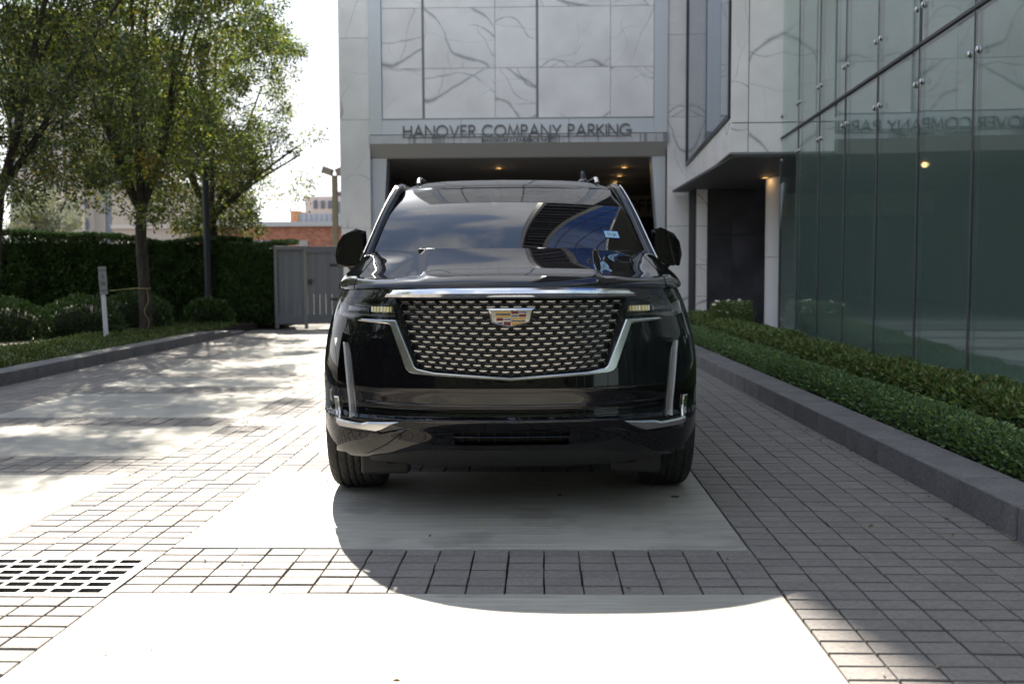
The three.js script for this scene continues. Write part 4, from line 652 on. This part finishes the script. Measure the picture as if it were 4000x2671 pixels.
tree('oak_tree', 'young oak just right of the dark lamp post, its crown against the bright sky', -6.95, -22.0, { seed: 37, r: 0.105, fork: 2.35, lean: -0.12, limbs: 6, crown: [0.15, 4.2, 0, 2.3, 2.5, 2.0], leaves: 92000, leaf: 0.066, gap: 0.45, group: rowGroup });
tree('cypress_tree', 'pale feathery tree standing far behind the left end of the hedge', -20.5, -42, { seed: 51, r: 0.16, fork: 2.0, limbs: 5, crown: [0, 3.1, 0, 1.5, 1.7, 1.4], leaves: 14000, leaf: 0.09, per: 60, palette: [[0.16, 0.19, 0.11], [0.20, 0.22, 0.13]] });

function hedge(name, label, sample, count, o) {                                          // sample(r) -> point and outward direction
  const h = thing(name, label, o.category ?? 'hedge', 0, 0, 0, 0, o.group), L = new Leaves(o.seed), r = random(o.seed + 5);
  if (o.core) part(h, 'twiggy_core', o.core, std(0.016, 0.018, 0.009, 1));
  for (let k = 0; k < count; k++) { const [x, y, z, nx, ny, nz] = sample(r), len = o.leaf * (0.65 + 0.7 * r()), j = () => (r() - 0.5) * (o.loose ?? 1.3); L.add(x, y, z, nx + j(), ny + 0.35 + j(), nz + j(), len, len * (o.ratio ?? 0.5), pick(o.palette ?? OAK, r), o.full); }
  part(h, 'foliage', L.build(), o.material ?? leafyWaxy);
  if (o.stems) for (const s of o.stems) part(h, 'stem', s, bark);
  return h;
}
// a clipped hedge along a line: box in cross-section with bulging clumps
function alongBed(off0, off1, y0, y1, z0, z1, bump, seed) {
  return r => {
    const z = lerp(z0, z1, Math.pow(r(), 0.75)), face = r(), w = off1 - off0, hgt = y1 - y0, cut = w / (w + 2 * hgt), f = fbm(z * 1.6, 3, seed, 4) - 0.5, g = fbm(z * 3.7 + 9, 5, seed, 3) - 0.5, X = kerbX(z);
    if (face < cut) { const q = r(); return [X + lerp(off0, off1, q), y1 + bump * (f + 0.7 * g) - bump * 0.9 * Math.pow(Math.abs(q * 2 - 1), 4) - 0.05 * Math.pow(r(), 3), z, (q - 0.5) * 0.8, 1, 0]; }
    const s = face < cut + (1 - cut) * 0.6 ? -1 : 1, q = Math.pow(r(), 0.8); return [X + (s < 0 ? off0 : off1) + s * bump * (0.5 * f + g * 0.8) - s * 0.04 * Math.pow(r(), 2) - s * bump * Math.pow(q, 6), lerp(y0, y1, q), z, s, 0.3, 0];
  };
}
const BOX = [[0.090, 0.154, 0.057], [0.128, 0.219, 0.072], [0.180, 0.282, 0.090], [0.115, 0.192, 0.103], [0.154, 0.219, 0.051]], INDIAN = [[0.10, 0.16, 0.042], [0.14, 0.21, 0.05], [0.20, 0.26, 0.07], [0.15, 0.14, 0.045], [0.085, 0.14, 0.05], [0.12, 0.18, 0.05]];
const bedCore = (a, b, y0, y1, z0, z1) => grid(4, 40, (u, v) => { const z = lerp(z0, z1, v), p = [[a, y0], [a, y1 - 0.03], [a + 0.03, y1], [b - 0.03, y1], [b, y0]][Math.round(u * 4)]; return [kerbX(z) + p[0], p[1] + 0.02 * (fbm(z * 2, 1, 4, 2) - 0.5), z]; }, -1);
hedge('clipped_hedge', 'low clipped box hedge with tiny leaves right behind the granite kerb', alongBed(0.31, 0.60, 0.14, 0.315, -18, -2.6, 0.055, 3), 44000, { seed: 61, leaf: 0.031, palette: BOX, ratio: 0.55, core: bedCore(0.35, 0.56, 0.1, 0.27, -18, -2.6) });
hedge('clipped_hedge', 'taller broad leaved hedge with brownish new growth in front of the glass wall', alongBed(0.70, 1.08, 0.14, 0.43, -18, -3.2, 0.10, 8), 42000, { seed: 67, leaf: 0.042, palette: INDIAN, ratio: 0.48, full: true, loose: 1.7, core: bedCore(0.76, 1.02, 0.1, 0.35, -18, -3.2) });
{
  const g = thing('ornamental_grass', 'thin strappy grass blades between the rear hedge and the glass', 'grass'), L = new Leaves(71), r = L.r;
  for (let k = 0; k < 500; k++) { const z = lerp(-11, -4.2, r()), x = kerbX(z) + 1.12 + 0.06 * r(), len = 0.18 + 0.2 * r(); if (x > 2.83 - 0.047 * z - 0.07) continue; L.add(x, 0.11, z, (r() - 0.7) * 0.5, 1, (r() - 0.5) * 0.9, len, 0.008, pick(INDIAN, r)); }
  part(g, 'blades', L.build(), leafyWaxy); g.userData.kind = 'stuff';
  for (const [x, z, n, lab] of [[3.05, -16.2, 1, 'rose bush with small white blooms nearest the round column'], [2.85, -15.6, 2, 'rose bush with small white blooms just before the dark stone wall']]) {
    const b = thing('rose_bush', lab, 'bush', x, 0.1, z, 0, 'white rose bushes'), M = new Leaves(73 + n), q = M.r;
    for (let k = 0; k < 2600; k++) { const a = q() * 6.28, h = q(), w = 0.33 * Math.sin(Math.min(1, h * 1.2) * 2.2) * Math.sqrt(q()); M.add(Math.cos(a) * w, 0.08 + h * 0.5, Math.sin(a) * w, Math.cos(a), 0.4 + q(), Math.sin(a), 0.04, 0.022, pick(INDIAN, q)); }
    part(b, 'foliage', M.build(), leafyWaxy);
    for (let k = 0; k < 11; k++) { const a = q() * 6.28, w = 0.1 + 0.22 * q(); part(b, 'bloom', new THREE.IcosahedronGeometry(0.022 + 0.012 * q(), 1).scale(1, 0.7, 1).translate(Math.cos(a) * w, 0.38 + 0.28 * q(), Math.sin(a) * w), std(0.72, 0.68, 0.58, 0.7)); }
  }
}
const LAUREL = [[0.058, 0.109, 0.038], [0.084, 0.147, 0.046], [0.115, 0.189, 0.054], [0.063, 0.105, 0.042]];
function blob(cx, cy, cz, rx, ry, rz, seed, floor = 0.12) { return r => { const a = r() * 6.283, b = Math.acos(1 - 1.75 * r()), n = V(Math.sin(b) * Math.cos(a), Math.cos(b), Math.sin(b) * Math.sin(a)), f = 0.86 + 0.34 * (fbm(a * 1.6 + 9, b * 3, seed, 3)) - 0.25 * Math.pow(r(), 3); return [cx + n.x * rx * f, Math.max(floor, cy + n.y * ry * f), cz + n.z * rz * f, n.x, n.y, n.z]; }; }
function row(x0, z0, x1, z1, wide, y0, y1, bump, seed) {                               // tall hedge between two points, lumpy at top and face
  const l = Math.hypot(x1 - x0, z1 - z0), ux = (x1 - x0) / l, uz = (z1 - z0) / l, px = uz, pz = -ux;
  return r => { const t = r() * l, face = r(), f = fbm(t * 1.1, 3, seed, 4) - 0.5, side = face < 0.72 ? 1 : face < 0.8 ? -1 : 0, q = r(), y = side ? lerp(y0, y1 + bump * f, Math.pow(q, 0.9)) : y1 + bump * f - 0.06 * r(), g = fbm(t * 2.1, y * 2.1, seed + 3, 3) - 0.5, w = side ? side * (wide / 2 + bump * 1.5 * g - 0.12 * Math.pow(r(), 2)) : (q - 0.5) * wide; return [x0 + ux * t + px * w, y, z0 + uz * t + pz * w, px * side, side ? 0.3 : 1, pz * side]; };
}
hedge('tall_hedge', 'squared end of dark clipped laurel hedge next to the grey fence', row(-5.32, -22.0, -6.75, -22.0, 1.1, 0.05, 1.8, 0.16, 4), 11000, { seed: 81, leaf: 0.075, palette: LAUREL, core: box(-6.75, -5.42, 0.0, 1.66, -22.4, -21.6) });
hedge('tall_hedge', 'long tall dark green hedge behind the tree trunks and lamp post', row(-6.3, -22.2, -9.3, -21.0, 0.9, 0.12, 1.87, 0.22, 14), 26000, { seed: 83, leaf: 0.075, palette: LAUREL, core: box(-1.65, 1.65, 0.1, 1.76, -0.3, 0.3).rotateY(0.38).translate(-7.8, 0, -21.6) });
hedge('tall_hedge', 'leggy thin hedge at the far left with bare stems and bright gaps', row(-9.2, -21.1, -13.2, -19.4, 0.8, 0.2, 1.93, 0.3, 24), 36000, { seed: 87, leaf: 0.08, palette: LAUREL, core: box(-1.1, 1.1, 0.1, 1.78, -0.2, 0.2).rotateY(0.40).translate(-10.3, 0, -20.7), stems: Array.from({ length: 12 }, (_, k) => { const r = random(900 + k), x = -9.4 - k * 0.33, z = -21.0 + k * 0.14; return tube([V(x, 0, z), V(x + (r() - 0.5) * 0.2, 0.6, z), V(x + (r() - 0.5) * 0.5, 1.3, z + (r() - 0.5) * 0.2), V(x + (r() - 0.5) * 0.7, 1.75, z)], [0.03, 0.025, 0.018, 0.008], 6); }) });
for (const [k, x, z, rx, ry, lab] of [[0, -8.75, -16.6, 0.62, 0.52, 'rounded low green shrub nearest the far left tree trunk'], [1, -8.0, -17.6, 0.68, 0.55, 'rounded low green shrub left of the short sign post'], [2, -7.55, -18.9, 0.62, 0.58, 'rounded low green shrub just right of the short sign post'], [3, -6.6, -20.2, 0.45, 0.42, 'small low shrub between the tied oak and the lamp post']]) hedge('low_shrub', lab, blob(x, 0.2, z, rx, ry, rx, 33 + k), 5200, { seed: 91 + k, leaf: 0.06, palette: [[0.05, 0.09, 0.02], [0.065, 0.11, 0.028], [0.04, 0.075, 0.02]], category: 'shrub', group: 'low shrubs under the oaks', core: new THREE.SphereGeometry(1, 14, 10).scale(rx * 0.82, ry * 0.8, rx * 0.82).translate(x, 0.2, z) });
{
  const g = thing('ground_cover', 'glossy low ground cover spilling along the left kerb', 'ground cover'), L = new Leaves(131), r = L.r; g.userData.kind = 'stuff';
  for (let k = 0; k < 30000; k++) { const z = lerp(-20.2, -7.5, r()), x = lerp(-7.6, -6.0, Math.pow(r(), 0.8)), h = 0.10 + 0.13 * fbm(x * 3, z * 3, 5, 3) * r(); L.add(x, h, z, r() - 0.5, 0.6 + 0.5 * r(), r() - 0.5, 0.045, 0.024, pick([[0.06, 0.10, 0.02], [0.09, 0.13, 0.025], [0.13, 0.15, 0.03]], r)); }
  part(g, 'leaves', L.build(), leafyWaxy);
}
{
  const rope = thing('guy_rope', 'thin yellowish rope tied round the trunk of the middle oak with loose ends', 'rope', -6.95, 0.08, -17.75), cord = std(0.35, 0.30, 0.13, 0.9), ring = [];
  for (let k = 0; k <= 50; k++) { const a = k / 50 * 6.283 * 2; ring.push(V(0.02 + Math.cos(a) * 0.115, 0.82 + 0.012 * k / 50, 0.02 + Math.sin(a) * 0.115)); }
  part(rope, 'knot_turns', tube(ring, 0.006, 5), cord); part(rope, 'loose_end', tube(new THREE.CatmullRomCurve3([V(0.10, 0.83, 0.09), V(0.13, 0.6, 0.13), V(0.06, 0.42, 0.14), V(0.14, 0.25, 0.14), V(0.09, 0.06, 0.16)]).getPoints(24), 0.005, 5), cord); part(rope, 'stay', tube([V(-0.08, 0.83, 0), V(-0.9, 0.76, -0.4)], 0.004, 5), cord);
}

{
  const g = thing('leaf_litter', 'a few dry leaf crumbs scattered on the shaded pavers by the kerb', 'leaves'), L = new Leaves(501), r = L.r; g.userData.kind = 'stuff';
  for (let k = 0; k < 90; k++) { const near = r() < 0.6, z = lerp(-9, -2.8, r()), x = near ? kerbX(z) - 0.02 - 0.12 * r() * r() : lerp(-1.5, 2, r()); L.add(x, 0.006, z, r() - 0.5, 0.05, r() - 0.5, 0.012 + 0.018 * r(), 0.008 + 0.006 * r(), pick([[0.25, 0.16, 0.07], [0.16, 0.09, 0.04], [0.32, 0.26, 0.12]], r)); }
  part(g, 'crumbs', L.build(), leafyWaxy);
}
// ---------------------------------------------------------------- fence, posts, lamps
{
  const grey1 = std(0.16, 0.165, 0.17, 0.75), grey2 = std(0.145, 0.15, 0.155, 0.75), iron = std(0.03, 0.03, 0.032, 0.6);
  const fence = thing('board_fence', 'short grey board fence panel between the dark bush and the gate', 'fence', -5.13, 0, -21);
  for (let k = 0; k < 5; k++) part(fence, 'board', rounded(-0.27 + k * 0.108 + 0.002, -0.27 + (k + 1) * 0.108 - 0.002, 0.08, 1.62, -0.02, 0, 0.003), k % 2 ? grey1 : grey2);
  part(fence, 'cap_rail', rounded(-0.29, 0.28, 1.62, 1.70, -0.05, 0.05, 0.006), grey1); part(fence, 'bottom_rail', rounded(-0.29, 0.26, 0.10, 0.28, 0.002, 0.025, 0.004), grey1); part(fence, 'post', rounded(0.262, 0.32, 0, 1.70, -0.06, 0.03, 0.004), std(0.22, 0.21, 0.19, 0.7)); part(fence, 'post', rounded(-0.35, -0.29, 0, 1.70, -0.06, 0.03, 0.004), grey1);
  const gate = thing('fence_gate', 'grey vertical board gate with dark strap hinges beside the marble wall', 'gate', -4.45, 0, -21);
  for (let k = 0; k < 6; k++) part(gate, 'board', rounded(-0.35 + k * 0.125 + 0.003, -0.35 + (k + 1) * 0.125 - 0.003, 0.10, 1.62, -0.02, 0, 0.003), k % 2 ? grey2 : grey1);
  part(gate, 'top_rail', rounded(-0.355, 0.40, 1.56, 1.69, 0.002, 0.028, 0.004), grey2); part(gate, 'bottom_rail', rounded(-0.355, 0.40, 0.12, 0.30, 0.002, 0.028, 0.004), grey2);
  for (const y of [0.58, 1.28]) part(gate, 'hinge', rounded(0.12, 0.40, y, y + 0.05, 0.002, 0.012, 0.003), iron);
  part(gate, 'latch', rounded(-0.34, -0.25, 0.92, 1.02, 0.002, 0.04, 0.006), iron);
  const post = thing('lamp_post', 'slim dark lamp post rising into the oak crowns', 'lamp post', -6.72, 0.08, -20.55), dark = std(0.018, 0.02, 0.025, 0.5, { metalness: 0.3 });
  part(post, 'pole', new THREE.CylinderGeometry(0.062, 0.074, 5.4, 20).translate(0, 2.7, 0), dark); part(post, 'base_plate', rounded(-0.2, 0.2, 0, 0.045, -0.2, 0.2, 0.008), dark); part(post, 'lamp_head', new THREE.CylinderGeometry(0.2, 0.12, 0.25, 20).translate(0, 5.5, 0), dark);
  const sign = thing('sign_post', 'short white post carrying a narrow grey notice plate by the left kerb', 'sign', -6.92, 0.08, -16.1, 0.35);
  part(sign, 'post', rounded(-0.035, 0.035, 0, 1.08, -0.03, 0.03, 0.006), std(0.62, 0.63, 0.64, 0.6)); sign.rotation.z = 0.035;
  const plateMap = texture(128, (u, v) => { const line = (v > 0.1 && v < 0.16) || (v > 0.3 && v < 0.46 && u > 0.2 && u < 0.8) || (v > 0.55 && v < 0.72 && Math.abs(u - 0.5) < 0.12) || (v > 0.83 && v < 0.88); return grey(line ? 130 + 40 * hash2(u * 30, v * 60, 3) : 205); }, true, 1);
  const face = new THREE.BoxGeometry(0.12, 0.44, 0.012).translate(0.01, 0.98, 0.042); part(sign, 'notice_plate', face, std(0.42, 0.42, 0.43, 0.6, { map: plateMap }));
  const twin = thing('flood_lamp', 'tan square pole with two tilted floodlight heads behind the fence', 'lamp post', -6.0, 0, -30), tan = std(0.24, 0.21, 0.13, 0.7);
  part(twin, 'pole', rounded(-0.075, 0.075, 0, 3.95, -0.075, 0.075, 0.012), tan);
  for (const s of [-1, 1]) { const h = part(twin, 'lamp_head', new RoundedBoxGeometry(0.30, 0.20, 0.28, 2, 0.02), std(0.28, 0.24, 0.20, 0.6)); h.position.set(s * 0.2, 4.08, 0.02); h.rotation.z = s * 0.35; part(twin, 'bracket', tube([V(0, 3.9, 0), V(s * 0.12, 4.0, 0)], 0.025, 6), tan); }
}
// ---------------------------------------------------------------- the town beyond the hedge
function windows(parent, x0, x1, nx, y0, y1, ny, front, wide, high, material) { const g = new THREE.BoxGeometry(wide, high, 0.3); for (let i = 0; i < nx; i++) for (let j = 0; j < ny; j++) part(parent, 'window', g, material).position.set(lerp(x0, x1, nx > 1 ? i / (nx - 1) : 0.5), lerp(y0, y1, ny > 1 ? j / (ny - 1) : 0.5), front); }
{
  const pane = std(0.10, 0.13, 0.17, 0.15), beige = std(0.46, 0.40, 0.34, 0.9), pale = std(0.60, 0.55, 0.50, 0.9);
  const a = thing('office_tower', 'tall beige tower with columns of small windows behind the far left trees', 'building', -62.4, 0, -130);
  part(a, 'wall', box(-5.4, 5.4, 0, 34, -12, 0), beige); windows(a, -4.6, 4.4, 8, 2.2, 32, 13, 0.0, 0.62, 1.25, pane);
  for (let k = 0; k < 4; k++) part(a, 'pier', box(-3.6 + k * 2.6 - 0.18, -3.6 + k * 2.6 + 0.18, 0, 34, 0.01, 0.35), pale);
  const b = thing('glass_tower', 'narrow blue grey glass tower right of the beige tower', 'building', -51.4, 0, -124);
  part(b, 'wall', box(-1.6, 1.9, 0, 30, -10, 0), std(0.17, 0.20, 0.24, 0.25)); for (let k = 0; k < 6; k++) part(b, 'fin', box(-1.5 + k * 0.62, -1.42 + k * 0.62, 0, 30, 0.01, 0.2), std(0.24, 0.27, 0.30, 0.4)); for (let k = 0; k < 9; k++) part(b, 'spandrel', box(-1.6, 1.9, 2.5 + k * 3.1, 3.0 + k * 3.1, 0.01, 0.08), std(0.13, 0.15, 0.18, 0.4));
  const c = thing('parking_deck', 'low sunny beige building with long horizontal bands behind the middle oak', 'building', -34.3, 0, -92);
  part(c, 'wall', box(-4.4, 4.6, 0, 8.4, -14, 0), std(0.50, 0.44, 0.37, 0.9)); for (const y of [2.6, 5.0]) part(c, 'band', box(-4.4, 4.6, y, y + 0.35, 0.01, 0.3), pale); part(c, 'parapet', box(-4.6, 4.8, 8.4, 8.9, -14, 0.4), pale);
  const brickMap = texture(256, (u, v) => { const row = Math.floor(v * 24), f = (u * 12 + (row % 2) * 0.5) % 1, m = (v * 24) % 1 < 0.12 || f < 0.05, k = 0.82 + 0.3 * hash2(Math.floor(u * 12 + (row % 2) * 0.5), row, 4); return m ? [150, 140, 128] : [176 * k, 116 * k, 92 * k]; }, true, 2.4);
  const d = thing('brick_building', 'long low red brick building with a pale roof edge behind the fence', 'building', -15, 0, -60);
  part(d, 'wall', box(-5.5, 6, 0, 3.75, -12, 0), std(1, 0.97, 0.95, 0.9, { map: brickMap })); part(d, 'roof_edge', box(-5.7, 6.2, 3.75, 4.02, -12.2, 0.25), std(0.5, 0.52, 0.52, 0.6)); part(d, 'window', box(-2.1, -0.6, 1.4, 2.95, -0.1, 0.04), pane); part(d, 'window_frame', box(-1.40, -1.32, 1.4, 2.95, 0.041, 0.07), pale); part(d, 'vent', box(0.75, 1.35, 2.5, 2.95, 0.0, 0.06), std(0.4, 0.38, 0.36, 0.7));
  const e = thing('metal_shed', 'grey corrugated roof structure with an orange brick end rising behind the brick building', 'building', -14.6, 0, -72);
  part(e, 'wall', box(-2.4, 3.5, 0, 5.15, -6, 0), std(0.30, 0.32, 0.36, 0.7)); part(e, 'end_pier', box(-2.95, -2.4, 0, 5.35, -6, 0.1), std(0.42, 0.2, 0.11, 0.9)); for (let k = 0; k < 16; k++) part(e, 'rib', box(-2.3 + k * 0.36, -2.22 + k * 0.36, 4.0, 5.15, 0.01, 0.08), std(0.27, 0.29, 0.33, 0.7)); part(e, 'box_unit', box(1.9, 2.9, 4.0, 5.2, 0.1, 0.9), std(0.45, 0.46, 0.38, 0.8));
  const f = thing('office_block', 'small pinkish white office block with blue windows far behind the brick building', 'building', -23.2, 0, -112);
  part(f, 'wall', box(-2.5, 4, 0, 9.2, -10, 0), std(0.66, 0.58, 0.55, 0.9)); part(f, 'roof_plant', box(0.6, 4, 9.2, 9.75, -8, -0.6), std(0.12, 0.12, 0.14, 0.7)); windows(f, -1.35, 0.25, 3, 6.9, 8.3, 2, 0, 0.42, 0.85, pane); part(f, 'curtain_glass', box(1.0, 2.9, 6.4, 8.6, 0.01, 0.2), std(0.12, 0.16, 0.21, 0.15)); for (let k = 1; k < 4; k++) part(f, 'glazing_bar', box(1.0 + k * 0.475 - 0.04, 1.0 + k * 0.475 + 0.04, 6.4, 8.6, 0.21, 0.26), pale);
}
// what stands behind the viewer and shows in the paint: street trees and a building across the road
for (const [k, x, z, h] of [[0, -11, 13, 0], [1, -6.2, 14.5, 0.6], [2, -1.6, 13.2, 0.2], [3, 3.0, 14.8, 0.8], [4, 7.6, 13.5, 0.3], [5, -10.5, 7.5, 0.2], [6, -10.2, 2.2, 0.5], [7, -10.4, -3.2, 0.1]]) tree('street_tree', ['dense street tree behind the viewer, farthest left', 'dense street tree behind the viewer, second from the left', 'dense street tree behind the viewer, in the middle of its row', 'dense street tree behind the viewer, second from the right', 'dense street tree behind the viewer, farthest right', 'dense side tree left of the viewer, farthest back', 'dense side tree left of the viewer, middle of three', 'dense side tree left of the viewer, nearest the oaks'][k], x, z, { seed: 400 + k * 7, r: 0.14, fork: 1.5, limbs: 5, base: -0.09, crown: [0, 4.2 + h, 0, 2.7, 3.4, 2.2], leaves: 17000, leaf: 0.15, per: 50, gap: 0.2, palette: LAUREL, group: 'street trees across the road' });
{
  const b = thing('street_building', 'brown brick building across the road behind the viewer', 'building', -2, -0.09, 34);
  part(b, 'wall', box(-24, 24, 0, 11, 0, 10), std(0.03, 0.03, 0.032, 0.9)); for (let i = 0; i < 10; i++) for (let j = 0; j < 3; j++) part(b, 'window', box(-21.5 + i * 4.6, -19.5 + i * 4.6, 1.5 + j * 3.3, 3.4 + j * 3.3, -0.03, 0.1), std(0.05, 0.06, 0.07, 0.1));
}

{
  const t = thing('curved_tower', 'very tall blue glass tower beyond the garage, seen mirrored in the windscreen', 'building', 0, 0, -48);
  const blue = new THREE.MeshPhysicalMaterial({ color: new THREE.Color(0.16, 0.26, 0.52), roughness: 0.04, metalness: 0.8, ior: 1.8 }), cream = std(0.42, 0.40, 0.36, 0.6), dark = std(0.03, 0.032, 0.036, 0.4);
  const bow = x => 4.2 + 2.5 * Math.sin((x - 8) / 26);
  part(t, 'glass_skin', grid(40, 2, (a, b) => { const x = lerp(8.6, 90, a); return [x, lerp(8.2, 120, b), bow(x)]; }, 1), blue);
  part(t, 'side_wing', box(2.6, 8.6, 8.2, 120, -12, 3.2), dark);
  part(t, 'core', box(8.6, 90, 8.2, 119.5, -12, -4), dark);
  for (let k = 0; k < 30; k++) part(t, 'balcony', box(2.6, 7.8, 10 + k * 3.6, 11.0 + k * 3.6, 3.2, 4.4), k % 3 ? std(0.10, 0.10, 0.11, 0.5) : std(0.16, 0.17, 0.19, 0.4));
  part(t, 'corner_fin', box(7.9, 8.7, 8.2, 121, 3.1, 4.8), cream); part(t, 'corner_fin', box(2.3, 2.7, 8.2, 121, 3.1, 4.6), cream);
  for (let k = 0; k < 16; k++) { const x = 11 + k * 4.6; part(t, 'mullion', box(x - 0.09, x + 0.09, 8.2, 120, bow(x) - 0.05, bow(x) + 0.14), dark); }
  for (let k = 0; k < 15; k++) part(t, 'floor_band', grid(40, 1, (a, b) => { const x = lerp(8.6, 90, a); return [x, 10 + k * 7.2 + b * 0.35, bow(x) + 0.06]; }, 1), cream);
}

hedge('screen_hedge', 'tall dark screen hedge behind the viewer under the street trees', row(9, 12.3, -13.5, 12.3, 1.2, -0.05, 3.4, 0.5, 41), 15000, { seed: 301, leaf: 0.2, palette: LAUREL, core: box(-13.5, 9, -0.09, 3.0, 12.0, 12.6) });
hedge('screen_hedge', 'tall dark screen hedge left of the viewer, running back from the oaks', row(-11.2, 11.8, -11.2, -7.5, 1.2, -0.05, 3.2, 0.5, 43), 13000, { seed: 303, leaf: 0.2, palette: LAUREL, core: box(-11.5, -10.9, -0.09, 2.8, -7.5, 11.8) });
renderer.render(scene, camera);
